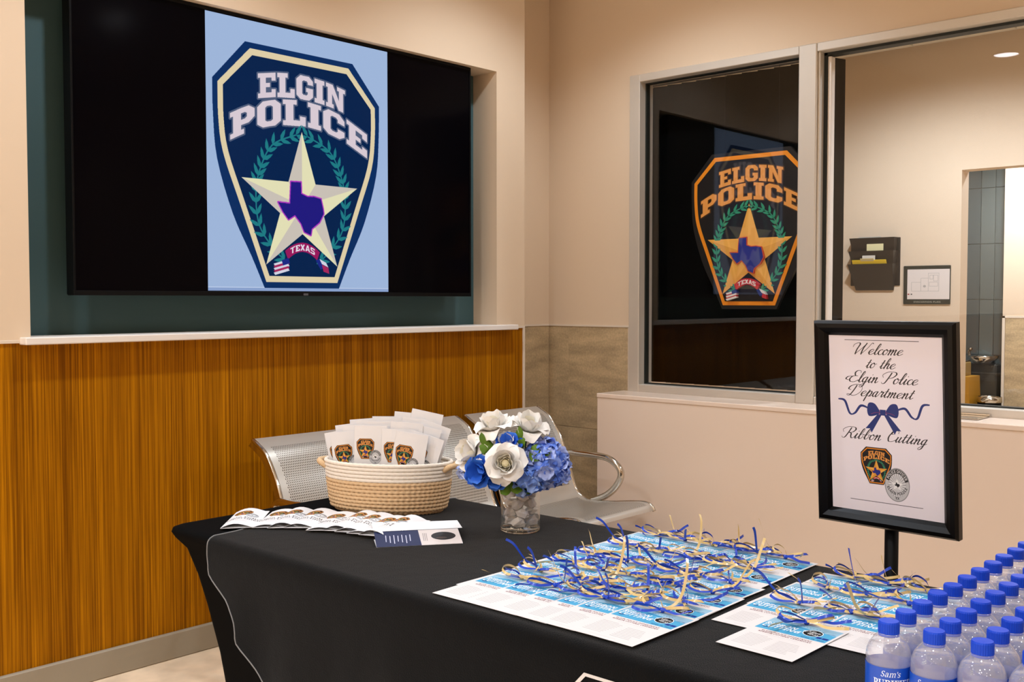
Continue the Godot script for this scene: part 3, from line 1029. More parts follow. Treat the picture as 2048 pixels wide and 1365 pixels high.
# ---------------------------------------------------------------- beam seating
func bench() -> void:
	var t := thing("beam_bench", "three-seat perforated steel waiting bench against the wood panel", "bench", Vector3(0, 0, 0))
	var prof: Array = smooth2([Vector2(-3.425, .822), Vector2(-3.39, .806), Vector2(-3.336, .773), Vector2(-3.282, .70), Vector2(-3.247, .63), Vector2(-3.213, .54), Vector2(-3.174, .44), Vector2(-3.12, .397), Vector2(-3.05, .39), Vector2(-2.95, .40), Vector2(-2.85, .415), Vector2(-2.765, .424), Vector2(-2.725, .413), Vector2(-2.71, .39)], 4)
	var im := canvas(512, 1024, rgb(196, 188, 176))
	for j in range(14, 108):
		for i in range(5, 60):
			if j > 52 and j < 62:
				continue
			var c := Vector2(i * 8.0 + (4.0 if j % 2 else 0.0), j * 8.7)
			fill(im, [c + Vector2(-2.2, -2), c + Vector2(0, -3.4), c + Vector2(2.2, -2), c + Vector2(2.2, 2), c + Vector2(0, 3.4), c + Vector2(-2.2, 2)], rgb(92, 82, 70))
	var steel := mat(Color.WHITE, .38, .55)
	steel.albedo_texture = texture(im)
	for k in 3:
		var z0 := -2.265 - k * .575
		var z1 := z0 - .52
		var st := stool()
		var n := prof.size()
		for i in n - 1:
			var a: Vector2 = prof[i]
			var b: Vector2 = prof[i + 1]
			var va := float(i) / (n - 1)
			var vb := float(i + 1) / (n - 1)
			quad(st, Vector3(b.x, b.y, z0), Vector3(a.x, a.y, z0), Vector3(a.x, a.y, z1), Vector3(b.x, b.y, z1), Vector2(0, vb), Vector2(0, va), Vector2(1, va), Vector2(1, vb))
		mi("seat_shell", done(st), steel, t)
		for z in [z0, z1]:
			var path := []
			for p in prof:
				path.append(Vector3(p.x, p.y - .004, z))
			mi("chrome_edge", tube(path, .008, 8), M.chrome, t)
			# flat support strap behind the shell
			var s2 := stool(false)
			for i in n - 16:
				var a: Vector2 = prof[i]
				var b: Vector2 = prof[i + 1]
				quad(s2, Vector3(a.x - .03, a.y - .03, z), Vector3(a.x, a.y, z), Vector3(b.x, b.y, z), Vector3(b.x - .03, b.y - .03, z))
			mi("side_strap", done(s2), M.chrome, t)
	mi("beam", span(Vector3(-3.14, .28, -2.22), Vector3(-3.06, .34, -3.98), .006), M.black, t)
	for z in [-2.5, -3.7]:
		mi("leg", span(Vector3(-3.13, .02, z - .03), Vector3(-3.07, .28, z + .03), .005), M.chrome, t)
		mi("foot", span(Vector3(-3.42, 0, z - .035), Vector3(-2.78, .03, z + .035), .008), M.chrome, t)
	for z in [-2.8125, -3.3875]:
		mi("link_bracket", tube(smooth3([Vector3(-3.1, .33, z), Vector3(-3.19, .42, z), Vector3(-3.25, .55, z), Vector3(-3.3, .68, z)], 4), .016, 8), M.black, t)
	for z in [-2.25, -3.95]:
		var path := smooth3([Vector3(-3.27, .57, z), Vector3(-3.239, .602, z), Vector3(-3.16, .606, z), Vector3(-3.067, .607, z), Vector3(-2.985, .6, z), Vector3(-2.925, .565, z), Vector3(-2.912, .52, z), Vector3(-2.945, .465, z), Vector3(-3.0, .42, z), Vector3(-3.066, .39, z), Vector3(-3.14, .365, z)], 5)
		mi("armrest", tube(path, .0165, 12), M.chrome, t)

# ---------------------------------------------------------------- table, cover, throw
const TX0 := -2.6
const TX1 := -.16
const TZ0 := -1.437
const TZ1 := -2.243

func ring_at(y: float, ix: float, iz: float, r: float) -> Array:
	var out := []
	var x0 := TX0 + ix
	var x1 := TX1 - ix
	var z0 := TZ1 + iz
	var z1 := TZ0 - iz
	for c in [[x1 - r, z1 - r, 0.0], [x1 - r, z0 + r, PI * .5], [x0 + r, z0 + r, PI], [x0 + r, z1 - r, PI * 1.5]]:
		for k in 7:
			var a: float = c[2] + PI * .5 * k / 6.0
			out.append(Vector3(c[0] + sin(a) * r, y, c[1] + cos(a) * r))
	return out

func table() -> void:
	var t := thing("folding_table", "long rectangular folding table under a fitted black cover", "table", Vector3((TX0 + TX1) / 2, 0, (TZ0 + TZ1) / 2))
	var hx := (TX1 - TX0) / 2
	var hz := (TZ0 - TZ1) / 2
	mi("tabletop", span(Vector3(-hx + .03, .70, -hz + .03), Vector3(hx - .03, .738, hz - .03), .004), mat(rgb(210, 208, 200), .6), t)
	for sx in [-1.0, 1.0]:
		for sz in [-1.0, 1.0]:
			mi("leg", tube([Vector3(sx * (hx - .28), .012, sz * (hz - .12)), Vector3(sx * (hx - .28), .70, sz * (hz - .12))], .014, 8), M.black, t)
	var st := stool()
	var rings := []
	for q in [[.7425, .03, .03], [.742, .012, .012], [.738, .003, .003], [.728, 0, 0], [.715, .012, .004], [.69, .052, .016], [.62, .09, .027], [.543, .119, .036], [.419, .159, .048], [.312, .182, .055], [.259, .19, .057], [.12, .2, .06], [.004, .205, .062]]:
		rings.append(ring_at(q[0], q[1], q[2], .045))
	var n: int = rings[0].size()
	for j in rings.size() - 1:
		for i in n:
			var k := (i + 1) % n
			quad(st, rings[j + 1][i], rings[j][i], rings[j][k], rings[j + 1][k])
	for i in range(1, n - 1):
		v3(st, rings[0][0]); v3(st, rings[0][i + 1]); v3(st, rings[0][i])
	tag(mi("table_cover", done(st), M.spandex), "fitted black stretch cover flaring in towards the floor at the table end", "table cover")
	# throw with an overlocked curved edge, over the top and down the front
	var prof := [[TZ1 - .006, .3], [TZ1 - .006, .6], [TZ1 - .005, .725], [TZ1 + .002, .741], [TZ1 + .014, .745]]
	for i in range(1, 12):
		prof.append([lerpf(TZ1 + .014, TZ0 - .02, i / 12.0), .745])
	prof.append_array([[TZ0 - .02, .745], [TZ0 - .01, .7445], [TZ0 - .001, .7405], [TZ0 + .005, .734], [TZ0 + .008, .724]])
	for i in range(1, 30):
		prof.append([TZ0 + .009, .724 - i * .0248])
	var hem := [[.745, -2.373], [.70, -2.371], [.644, -2.361], [.601, -2.283], [.558, -2.243], [.498, -2.228], [.462, -2.167], [.427, -2.132], [.3, -2.06], [.15, -2.0], [0, -1.96]]
	var fold := noise(1.3, 2, 5)
	var rows := []
	var edge := []
	for k in prof.size():
		var z: float = prof[k][0]
		var y: float = prof[k][1]
		var xh := -2.376
		if k <= 16:
			var hp := [[-1.43, -2.374], [-1.52, -2.38], [-1.6, -2.4], [-1.72, -2.37], [-1.8, -2.33], [-1.88, -2.3], [-2.3, -2.28]]
			for i in hp.size() - 1:
				if z <= hp[i][0] and z >= hp[i + 1][0]:
					xh = lerpf(hp[i + 1][1], hp[i][1], (z - hp[i + 1][0]) / (hp[i][0] - hp[i + 1][0]))
		if k > 16:
			for i in hem.size() - 1:
				if y <= hem[i][0] and y >= hem[i + 1][0]:
					xh = lerpf(hem[i + 1][1], hem[i][1], (y - hem[i + 1][0]) / (hem[i][0] - hem[i + 1][0]))
		var row := []
		for i in 61:
			var x := lerpf(xh, TX1, i / 60.0)
			var dz := 0.0
			if k > 20:
				dz = fold.get_noise_2d(x * 2.2, y * .35) * .02 * clampf((.7 - y) * 3.0, 0.0, 1.0) + .006 * clampf((.72 - y) * 4.0, 0.0, 1.0)
			row.append(Vector3(x, y, z + dz))
		rows.append(row)
		edge.append(row[0] + Vector3(-.001, .0006, .0))
	st = stool()
	for k in rows.size() - 1:
		for i in 60:
			quad(st, rows[k + 1][i], rows[k][i], rows[k][i + 1], rows[k + 1][i + 1])
	var th := thing("table_throw", "charcoal cloth throw with a wavy overlocked edge over the table front", "tablecloth")
	mi("cloth", done(st), M.cloth, th)
	mi("overlock_stitch", tube(smooth3(edge, 2), .0021, 6), M.stitch, th)
	# printed shield outline on the hanging front
	st = stool(false)
	var o := mirrored(OUTER)
	var a := PackedVector2Array()
	for p in o:
		a.append(Vector2(p.x, p.y))
	var inner: PackedVector2Array = Geometry2D.offset_polygon(a, -.011)[0]
	var s := .5
	var cx := -1.005
	var cy := .738
	var zf := TZ0 + .0165
	for i in a.size():
		var j := (i + 1) % a.size()
		var c: Vector2 = Vector2(0, .5)
		var p0 := a[i]
		var p1 := a[j]
		var q0 := p0 + (c - p0).normalized() * .014
		var q1 := p1 + (c - p1).normalized() * .014
		var f := func(p: Vector2) -> Vector3:
			var y := cy - p.y * s
			var x := cx + p.x * s
			return Vector3(x, y, TZ0 + .0105 + fold.get_noise_2d(x * 2.2, y * .35) * .02 * clampf((.7 - y) * 3.0, 0.0, 1.0) + .006 * clampf((.72 - y) * 4.0, 0.0, 1.0))
		quad(st, f.call(p0), f.call(q0), f.call(q1), f.call(p1))
	mi("printed_outline", done(st), mat(rgb(205, 200, 196), .8), th)

# ---------------------------------------------------------------- brochures
var brochure_print: StandardMaterial3D

func make_brochure_print() -> void:
	var img := canvas(300, 696, rgb(240, 237, 236))
	draw_emblem(img, Vector2(104, 104), 210, SIGN_COLORS)
	draw_oval_badge(img, Vector2(196, 292), 56, 66)
	draw_text(img, "Elgin Police", Vector2(150, 404), 40, rgb(16, 14, 16), true)
	draw_text(img, "Department", Vector2(150, 452), 40, rgb(16, 14, 16), true)
	for i in 5:
		line(img, [Vector2(90, 500 + i * 16), Vector2(210 - (i % 3) * 18, 500 + i * 16)], 3, rgb(170, 168, 170))
	brochure_print = printed(img, .4)

# a folded leaflet lying flat: x across (.094), z along (.216); the folded sheets stand a little open
func leaflet_mesh(open: float) -> ArrayMesh:
	var w := .094
	var d := .216
	var st := stool()
	var top := []
	for i in 9:
		var u := i / 8.0
		top.append(Vector2((u - .5) * w, .0012 + open * sin(PI * minf(1.0, u * 1.12)) * (1.0 - .35 * u)))
	for i in 8:
		var a: Vector2 = top[i]
		var b: Vector2 = top[i + 1]
		quad(st, Vector3(a.x, a.y, d / 2), Vector3(a.x, a.y, -d / 2), Vector3(b.x, b.y, -d / 2), Vector3(b.x, b.y, d / 2), Vector2(i / 8.0, 1), Vector2(i / 8.0, 0), Vector2((i + 1) / 8.0, 0), Vector2((i + 1) / 8.0, 1))
	return done(st)

func leaflet_back() -> ArrayMesh:
	var st := stool(false)
	add_box(st, Vector3(0, .0006, 0), Vector3(.094, .0008, .216), .0002)
	add_box(st, Vector3(-.0468, .0011, 0), Vector3(.0006, .001, .216))
	return done(st)

func leaflet(label: String, group: String, open_mesh: Mesh, back: Mesh) -> Node3D:
	var t := thing("brochure", label, "brochure", Vector3.ZERO, group)
	mi("cover", open_mesh, brochure_print, t)
	mi("back_panel", back, M.paper, t)
	return t

func fan() -> void:
	var back := leaflet_back()
	var meshes := [leaflet_mesh(.013), leaflet_mesh(.009), leaflet_mesh(.016)]
	var n := 9
	for i in n:
		var u := i / float(n - 1)
		var nears := [[-2.395, -1.535], [-2.335, -1.592], [-2.298, -1.615], [-2.262, -1.64], [-2.19, -1.66], [-2.15, -1.682], [-2.112, -1.69], [-2.07, -1.694], [-2.03, -1.7]]
		var near := Vector2(nears[i][0], nears[i][1])
		var ang: float = lerpf(224.0, 251.0, u) + [0, 2, -1, 1, -2, 1, 0, 1, 0][i]
		var dir := Vector2(cos(deg_to_rad(ang)), sin(deg_to_rad(ang)))
		var c := near + dir * .108
		var t := leaflet("folded white brochure with shield emblem, %s from left in the fan on the table" % ORD[i], "fanned brochures on the table", meshes[i % 3], back)
		t.position = Vector3(c.x, YT + .0012 + i * .0009, c.y)
		# local -z points along dir
		t.rotation = Vector3(deg_to_rad(-.3), atan2(-dir.x, -dir.y), deg_to_rad(1.6))
		t.position.y += .0022
	# the open flap of the last one, facing the viewer
	var a := Vector3(-1.962, YT + .002, -1.65)
	var b := Vector3(-1.836, YT + .002, -1.826)
	var img := canvas(512, 220, rgb(12, 26, 70))
	img.fill_rect(Rect2i(266, 0, 246, 220), rgb(214, 202, 196))
	for i in 7:
		line(img, [Vector2(66 + i * 24, 60 + (i % 2) * 10), Vector2(62 + i * 24, 150 + (i % 3) * 14)], 5, rgb(206, 206, 220))
	for i in 3:
		line(img, [Vector2(290 + i * 10, 50), Vector2(286 + i * 10, 160)], 3, rgb(120, 110, 108))
	fill(img, ellipse(Vector2(410, 100), 74, 58), rgb(22, 20, 22))
	fill(img, ellipse(Vector2(395, 125), 34, 14), rgb(70, 58, 54))
	var t := thing("brochure", "opened brochure flap with navy text panel and dark oval picture beside the fan", "brochure", (a + b) * .5)
	var along := (b - a).normalized()
	var inward := Vector3(along.z, 0, -along.x).normalized()
	if inward.z > 0:
		inward = -inward
	var h := (b - a).length() * .5
	var lift := Vector3(0, .019, 0) + inward * .086
	var st := stool(false)
	quad(st, -along * h, -along * h + lift, along * h + lift, along * h)
	mi("inside_panel", done(st), printed(img, .6), t)
	st = stool(false)
	quad(st, -along * h + lift + Vector3(0, .001, 0), -along * h + lift + inward * .09 + Vector3(0, .003, 0), along * (h + .012) + lift + inward * .085 + Vector3(0, .003, 0), along * (h + .012) + lift + Vector3(0, .001, 0))
	mi("cover", done(st), M.paper, t)
	st = stool(false)
	quad(st, -along * h + Vector3(0, -.001, 0), -along * h + inward * .09 + Vector3(0, -.001, 0), along * h + inward * .09 + Vector3(0, -.001, 0), along * h + Vector3(0, -.001, 0))
	mi("back_panel", done(st), M.paper, t)

# ---------------------------------------------------------------- rope basket
const BC := Vector3(-2.304, .745, -1.984)

func rope(pts: Array, rr: float, relief: float, hand: float) -> ArrayMesh:
	var st := stool()
	var n := pts.size()
	var sides := 8
	var rings := []
	for i in n:
		var t: Vector3 = (pts[(i + 1) % n] - pts[(i + n - 1) % n]).normalized()
		var out := Vector3(t.z, 0, -t.x)
		var ring := []
		for k in sides:
			var a := TAU * k / sides
			var r := rr * (1.0 + relief * sin(TAU * 68.0 * i / n + hand * a))
			ring.append(pts[i] + (out * cos(a) + Vector3.UP * sin(a)) * r)
		rings.append(ring)
	for i in n:
		var j := (i + 1) % n
		for k in sides:
			var k2 := (k + 1) % sides
			var u0 := i / 60.0
			var u1 := (i + 1) / 60.0
			quad(st, rings[i][k], rings[j][k], rings[j][k2], rings[i][k2], Vector2(u0, k / 8.0), Vector2(u1, k / 8.0), Vector2(u1, (k + 1) / 8.0), Vector2(u0, (k + 1) / 8.0))
	return done(st)

func basket() -> void:
	var ang := atan2(-.196, .355)
	var t := thing("rope_basket", "oval cotton rope basket, cream above tan, holding brochures on the table", "basket", BC)
	t.rotation.y = -ang
	var rows := 14
	var rr := .0059
	var mk := func(c: Color, sd: int) -> StandardMaterial3D:
		var im := canvas(128, 128, c)
		var fl := noise(.4, 2, sd)
		for y in 128:
			for x in 128:
				var q := 1.0 + fl.get_noise_2d(x, y) * .16
				im.set_pixel(x, y, Color(c.r * q, c.g * q, c.b * q))
		var m := mat(Color.WHITE, .9)
		m.metallic_specular = .2
		m.albedo_texture = texture(im)
		m.uv1_scale = Vector3(12, .25, 1)
		return m
	var tan: StandardMaterial3D = mk.call(rgb(216, 182, 140), 1)
	var cream: StandardMaterial3D = mk.call(rgb(236, 224, 208), 2)
	for j in rows:
		var f := j / float(rows - 1)
		var a := lerpf(.166, .19, sqrt(f))
		var b := lerpf(.092, .112, sqrt(f))
		if j == 0:
			a -= .006; b -= .006
		var pts := []
		for i in 288:
			var th := TAU * i / 288.0
			pts.append(Vector3(cos(th) * a, .0066 + j * .0106, sin(th) * b))
		mi("rope_coil", rope(pts, rr, .2 if j <= 8 else .07, -1.0 if j % 2 else 1.0), cream if j > 8 else tan, t)
	# woven bottom
	var st := stool()
	var el := []
	for i in 48:
		var th := TAU * i / 48.0
		el.append(Vector2(cos(th) * .156, sin(th) * .087))
	add_prism(st, PackedVector2Array(el), .0, .006)
	var bm := mi("bottom", done(st), tan, t)
	bm.rotation.x = -PI / 2
	bm.position.y = .001
	for s in [-1.0, 1.0]:
		var pts := smooth3([Vector3(s * .18, .126, -.034), Vector3(s * .196, .136, -.034), Vector3(s * .209, .139, -.018), Vector3(s * .212, .14, 0), Vector3(s * .209, .139, .018), Vector3(s * .196, .136, .034), Vector3(s * .18, .126, .034)], 5)
		mi("handle", tube(pts, .0085, 10), tan, t)
	# brochures standing in it: [along, depth (towards the viewer +), top height, lean, yaw]
	var back := leaflet_back()
	var mesh := leaflet_mesh(.0015)
	var R := Vector3(.875, 0, -.483)
	var F := Vector3(.483, 0, .875)
	var list := [
		[-.118, .05, .232, 6.0, 6.0, "front row, first from left"], [-.035, .06, .252, -1.0, 0.0, "front row, second from left"], [.048, .045, .242, -2.0, -3.0, "front row, third from left"], [.098, .06, .234, -9.0, -4.0, "front row, fourth from left"], [.142, .035, .226, -17.0, -8.0, "front row, rightmost"],
		[-.146, .03, .232, 10.0, 8.0, "second row, leftmost"], [-.085, .03, .25, 4.0, 4.0, "second row, second from left"], [-.012, .035, .262, 0.0, 2.0, "second row, third from left"], [.07, .025, .26, -5.0, -2.0, "second row, fourth from left"], [.125, .01, .248, -13.0, -6.0, "second row, rightmost"],
		[-.12, .005, .25, 7.0, 5.0, "third row, leftmost"], [-.05, .005, .264, 2.0, 2.0, "third row, second from left"], [.025, .0, .27, -2.0, 0.0, "third row, third from left"], [.095, -.01, .268, -8.0, -4.0, "third row, fourth from left"], [.15, -.015, .254, -18.0, -8.0, "third row, rightmost"],
		[-.085, -.03, .262, 4.0, 3.0, "back row, leftmost"], [-.012, -.035, .27, 0.0, 0.0, "back row, second from left"], [.06, -.04, .282, -5.0, -3.0, "back row, third from left"], [.115, -.045, .286, -12.0, -4.0, "back row, rightmost"]]
	for q in list:
		var n := leaflet("white brochure with shield emblem upright in rope basket, " + q[5], "brochures in the rope basket", mesh, back)
		# stand it up: local -z becomes up, local +y faces the viewer
		var yaw := deg_to_rad(42.43 + q[4])
		var base := Basis(Vector3.UP, yaw) * Basis(Vector3.BACK, deg_to_rad(q[3])) * Basis(Vector3.RIGHT, deg_to_rad(90.0 - 6.0 - (q[1] + .04) * -60.0))
		n.basis = base
		var up := base * Vector3(0, 0, -1)
		n.position = BC + R * q[0] * .95 + F * q[1] * .9 + Vector3(0, q[2], 0) - up * .108

# ---------------------------------------------------------------- bouquet
const VC := Vector3(-1.832, .745, -2.037)

func petal(len: float, wid: float, cup: float, curl: float, wave: float, c_in: Color, c_out: Color, sd: int) -> ArrayMesh:
	var st := SurfaceTool.new()
	st.begin(Mesh.PRIMITIVE_TRIANGLES)
	st.set_smooth_group(0)
	var N := 6
	var ph := sd * 1.7
	var pt := func(u: float, v: float) -> Vector3:
		# u along 0..1, v across -1..1
		var w := wid * pow(sin(PI * clampf(.08 + u * .80, 0, 1)), .65)
		var x := v * w * .5
		var bend := cup * u * u * 1.1 - curl * pow(maxf(0.0, u - .55), 2.0) * 4.5
		var zz := len * u
		return Vector3(x, len * bend + v * v * w * .28 * (1.0 - u * .6) + wave * len * sin(v * 4.0 + ph) * u * u, zz)
	for i in N:
		for j in N:
			var q := [[i, j], [i, j + 1], [i + 1, j + 1], [i + 1, j]]
			for k in [0, 1, 2, 0, 2, 3]:
				var u: float = q[k][0] / float(N)
				var v: float = q[k][1] / float(N) * 2.0 - 1.0
				st.set_color((c_out if q[k][0] == N or ((q[k][1] == 0 or q[k][1] == N) and u > .3) else c_in).srgb_to_linear())
				st.set_uv(Vector2(u, v))
				st.add_vertex(pt.call(u, v))
	st.generate_normals()
	return st.commit()

func petal_mat() -> StandardMaterial3D:
	var m := mat(Color.WHITE, .65)
	m.vertex_color_use_as_albedo = true
	m.backlight_enabled = true
	m.backlight = Color(.12, .12, .12)
	return m

func put_petal(parent: Node3D, mesh: Mesh, m: Material, axis_turn: float, tilt: float, off: float, called := "petal") -> void:
	var o := mi(called, mesh, m, parent)
	o.basis = Basis(Vector3.UP, axis_turn) * Basis(Vector3.RIGHT, -tilt)
	o.position = Basis(Vector3.UP, axis_turn) * Vector3(0, 0, off)

func aim(o: Node3D, dir: Vector3, spin: float) -> void:
	var y := dir.normalized()
	var x := y.cross(Vector3(.3, .1, .95)).normalized()
	o.basis = Basis(x, y, x.cross(y)) * Basis(Vector3.UP, spin)

func bouquet() -> void:
	var t := thing("glass_vase", "clear cylindrical glass vase with stones holding the bouquet", "vase", VC + Vector3(0, .0005, 0))
	var r := .0525
	mi("glass_wall", lathe([Vector2(r, .008), Vector2(r, .126), Vector2(r - .0012, .128), Vector2(r - .0024, .126), Vector2(r - .0024, .008)], 48), M.thin_glass, t)
	mi("glass_foot", lathe([Vector2(0, 0), Vector2(r - .004, 0), Vector2(r, .003), Vector2(r, .009), Vector2(r - .003, .0105), Vector2(0, .0105)], 48), M.vase, t)
	var R := Vector3(.738, 0, -.675)
	var F := Vector3(.675, 0, .738)
	# stones
	var sm := [mat(rgb(200, 192, 186), .9), mat(rgb(180, 172, 167), .9), mat(rgb(212, 204, 196), .9)]
	var rocks := []
	for k in 4:
		var st := stool(false)
		var nz := noise(1.1, 2, 40 + k)
		var pts := []
		var rings := 4
		var segs := 6
		for j in rings + 1:
			var row := []
			for i in segs:
				var th := PI * j / rings
				var ph := TAU * i / segs
				var d := Vector3(sin(th) * cos(ph), cos(th), sin(th) * sin(ph))
				row.append(d * (1.0 + nz.get_noise_3dv(d * 2.1) * .75))
			pts.append(row)
		for j in rings:
			for i in segs:
				var i2 := (i + 1) % segs
				face_out(st, [pts[j][i], pts[j + 1][i], pts[j + 1][i2]], Vector3.ZERO)
				face_out(st, [pts[j][i], pts[j + 1][i2], pts[j][i2]], Vector3.ZERO)
		rocks.append(done(st))
	var rg := RandomNumberGenerator.new()
	rg.seed = 5
	var layer_names := ["bottom", "second", "third", "top"]
	var sides := ["left", "front", "right", "back"]
	for lay in 4:
		for i in 4:
			# 0 left, 1 front, 2 right, 3 back as the viewer sees the vase
			var a := PI * .5 * i + .45 * (lay % 2) - .2 + rg.randf_range(-.1, .1)
			var off := (R * -cos(a) + F * sin(a)) * .0275
			var o := mi("stone", rocks[(i + lay) % 4], sm[(i * 2 + lay) % 3])
			o.position = VC + off + Vector3(0, .0265 + lay * .0245, 0)
			o.rotation = Vector3(rg.randf_range(-.5, .5), rg.randf() * TAU, rg.randf_range(-.5, .5))
			o.scale = Vector3(.0175, .0135, .0165) * rg.randf_range(.95, 1.08)
			tag(o, "rough grey stone in the vase, %s layer, %s side" % [layer_names[lay], sides[i]], "stone", "grey stones in the vase")
	var pm := petal_mat()
	var green := mat(rgb(52, 92, 30), .6)
	var stem := mat(rgb(40, 84, 34), .6)
	var stem_of := func(o: Node3D, from: Vector3) -> void:
		var root := VC + Vector3(0, .1, 0) + (from - VC) * Vector3(.16, 0, .16)
		var loc := o.transform.affine_inverse()
		var a: Vector3 = loc * from
		var b: Vector3 = loc * (root + Vector3(0, .02, 0))
		var c: Vector3 = loc * (VC + Vector3(0, .05, 0) + (from - VC) * Vector3(-.04, 0, -.04))
		mi("stem", tube(smooth3([a, a.lerp(b, .6) + (b - a) * .05, b, c], 4), .0022, 6), stem, o)
	# white roses: [right, up, front, dir right, dir up, dir front, size, label]
	var wi := rgb(246, 241, 234)
	var wo := rgb(246, 241, 234)
	var ci := rgb(242, 234, 214)
	var outer_p := [petal(.043, .056, .5, .75, .05, wi, wo, 1), petal(.042, .052, .55, .6, .06, wi, wo, 2)]
	var mid_p := [petal(.034, .042, .8, .3, .05, wi, wo, 3), petal(.032, .04, .9, .2, .05, wi, wo, 4)]
	var in_p := [petal(.026, .032, .55, .1, .06, ci, ci, 5), petal(.022, .03, .35, .15, .08, ci, ci, 6)]
	var roses := [[-.065, .268, .0, -.25, .95, .25, 1.25, "white rose at the top left of the bouquet"], [.018, .264, -.01, .25, .95, .3, 1.3, "white rose at the top right of the bouquet"], [-.122, .205, .02, -.75, .35, .45, 1.2, "white rose at the far left of the bouquet, beside the basket"], [-.038, .192, .085, -.1, .25, .95, 1.2, "white rose facing the viewer in the middle of the bouquet"], [-.035, .236, .035, -.1, .6, .7, .8, "small white rose half hidden below the two top roses"]]
	for q in roses:
		var pos: Vector3 = VC + R * q[0] + Vector3(0, q[1], 0) + F * q[2]
		var o := thing("white_rose", q[7], "flower", pos, "white roses in the vase")
		aim(o, R * q[3] + Vector3(0, q[4], 0) + F * q[5], q[0] * 30.0)
		for i in 6:
			put_petal(o, outer_p[i % 2], pm, TAU * i / 6.0 + .1 * sin(i * 2.1), .08 + .16 * (i % 2), .004)
		for i in 5:
			put_petal(o, mid_p[i % 2], pm, TAU * i / 5.0 + .4, .5 + .12 * (i % 2), .006)
		for i in 5:
			put_petal(o, in_p[i % 2], pm, TAU * i / 5.0 + .9, .8 + .15 * (i % 2), .007)
		for i in 3:
			put_petal(o, in_p[1], pm, TAU * i / 3.0 + .2, 1.15, .006)
		mi("heart", lathe([Vector2(0, 0), Vector2(.006, .002), Vector2(.0095, .009), Vector2(.007, .017), Vector2(0, .02)], 10), mat(rgb(232, 220, 180), .7), o)
		for c in o.get_children():
			c.position *= q[6]
			c.scale = Vector3.ONE * q[6]
		stem_of.call(o, pos)
	# single large blue blooms
	var bi := rgb(30, 92, 200)
	var bo := rgb(44, 112, 214)
	var bp := [petal(.04, .046, .55, .35, .05, bi, bo, 1), petal(.038, .044, .6, .2, .08, bi, bi, 2)]
	var blues := [[-.1, .168, .06, -.45, .15, .85, 1.05, "deep blue bloom at the lower left of the bouquet"], [-.03, .228, .05, .0, .75, .6, .95, "deep blue bloom in the upper middle of the bouquet"], [-.082, .185, .055, -.3, .6, .75, .85, "deep blue bloom beside the left white rose"], [-.06, .152, .07, -.2, -.05, .95, .75, "deep blue bloom low on the left above the glass rim"]]
	for q in blues:
		var pos: Vector3 = VC + R * q[0] + Vector3(0, q[1], 0) + F * q[2]
		var o := thing("blue_bloom", q[7], "flower", pos, "deep blue blooms in the vase")
		aim(o, R * q[3] + Vector3(0, q[4], 0) + F * q[5], q[1] * 20.0)
		for i in 5:
			put_petal(o, bp[i % 2], pm, TAU * i / 5.0, .12, .003)
		for i in 4:
			put_petal(o, bp[(i + 1) % 2], pm, TAU * i / 4.0 + .5, .6, .003)
		for c in o.get_children():
			c.position *= q[6]
			c.scale = Vector3.ONE * q[6]
		stem_of.call(o, pos)
	# hydrangeas: heads of four-petalled florets
	var hyd := [[.066, .182, .025, .056, "round blue hydrangea filling the right side of the bouquet", 64, rgb(84, 120, 212), rgb(172, 186, 234)], [-.11, .17, -.01, .04, "pale lilac-blue hydrangea behind the left roses", 34, rgb(158, 174, 226), rgb(196, 206, 240)], [.022, .152, .055, .034, "blue hydrangea hanging over the front rim of the vase", 24, rgb(82, 124, 212), rgb(150, 176, 230)]]
	for q in hyd:
		var pos: Vector3 = VC + R * q[0] + Vector3(0, q[1], 0) + F * q[2]
		var o := thing("hydrangea", q[4], "flower", pos, "blue hydrangeas in the vase")
		# every floret is dyed one even colour: bluer, paler and in-between florets mix in a head
		var half: Color = q[6].lerp(q[7], .5)
		var hp := [petal(.024, .029, .5, .6, .2, q[6], q[6], 1), petal(.023, .027, .65, .5, .26, q[7], q[7], 3), petal(.025, .03, .45, .7, .22, half, half, 4)]
		var florets := []
		for v in 3:
			var st := SurfaceTool.new()
			st.begin(Mesh.PRIMITIVE_TRIANGLES)
			for i in 4:
				st.append_from(hp[v], 0, Transform3D(Basis(Vector3.UP, TAU * i / 4.0) * Basis(Vector3.RIGHT, -.15 - .12 * (i % 2)), Vector3.ZERO))
			florets.append(st.commit())
		for i in q[5]:
			var y: float = 1.0 - 2.0 * (i + .5) / q[5]
			var ph: float = i * 2.39996
			var d := Vector3(cos(ph) * sqrt(1 - y * y), y, sin(ph) * sqrt(1 - y * y))
			var f := mi("floret", florets[i % 3], pm, o)
			var yv := d
			var xv := yv.cross(Vector3(.31, .2, .93)).normalized()
			f.basis = Basis(xv, yv, xv.cross(yv)) * Basis(Vector3.UP, i * 1.3) * Basis(Vector3(1, 0, .4).normalized(), .42 * sin(i * 12.9))
			f.position = d * q[3] * (.8 + .2 * (((i * 7) % 5) / 4.0))
		var core := stool()
		var cr: Array = []
		for j in 9:
			cr.append(Vector2(sin(PI * j / 8.0) * q[3] * .72, -cos(PI * j / 8.0) * q[3] * .72))
		mi("core", lathe(cr, 16), mat(half, .8), o)
		stem_of.call(o, pos)
	# leaves
	var lf := petal(.05, .03, .1, .2, .03, rgb(96, 128, 28), rgb(96, 128, 28), 1)
	var leaves := [[-.07, .232, .045, -.55, .2, .8, "green leaf under the top left rose"], [-.022, .24, .04, .45, .35, .8, "green leaf between the two top roses"], [.035, .235, .05, .3, -.4, .8, "green leaf under the top right rose"], [-.03, .15, .06, .1, -.5, .85, "dark green leaf above the front glass rim"], [.01, .15, .05, .5, -.4, .75, "dark green leaf under the hydrangea"]]
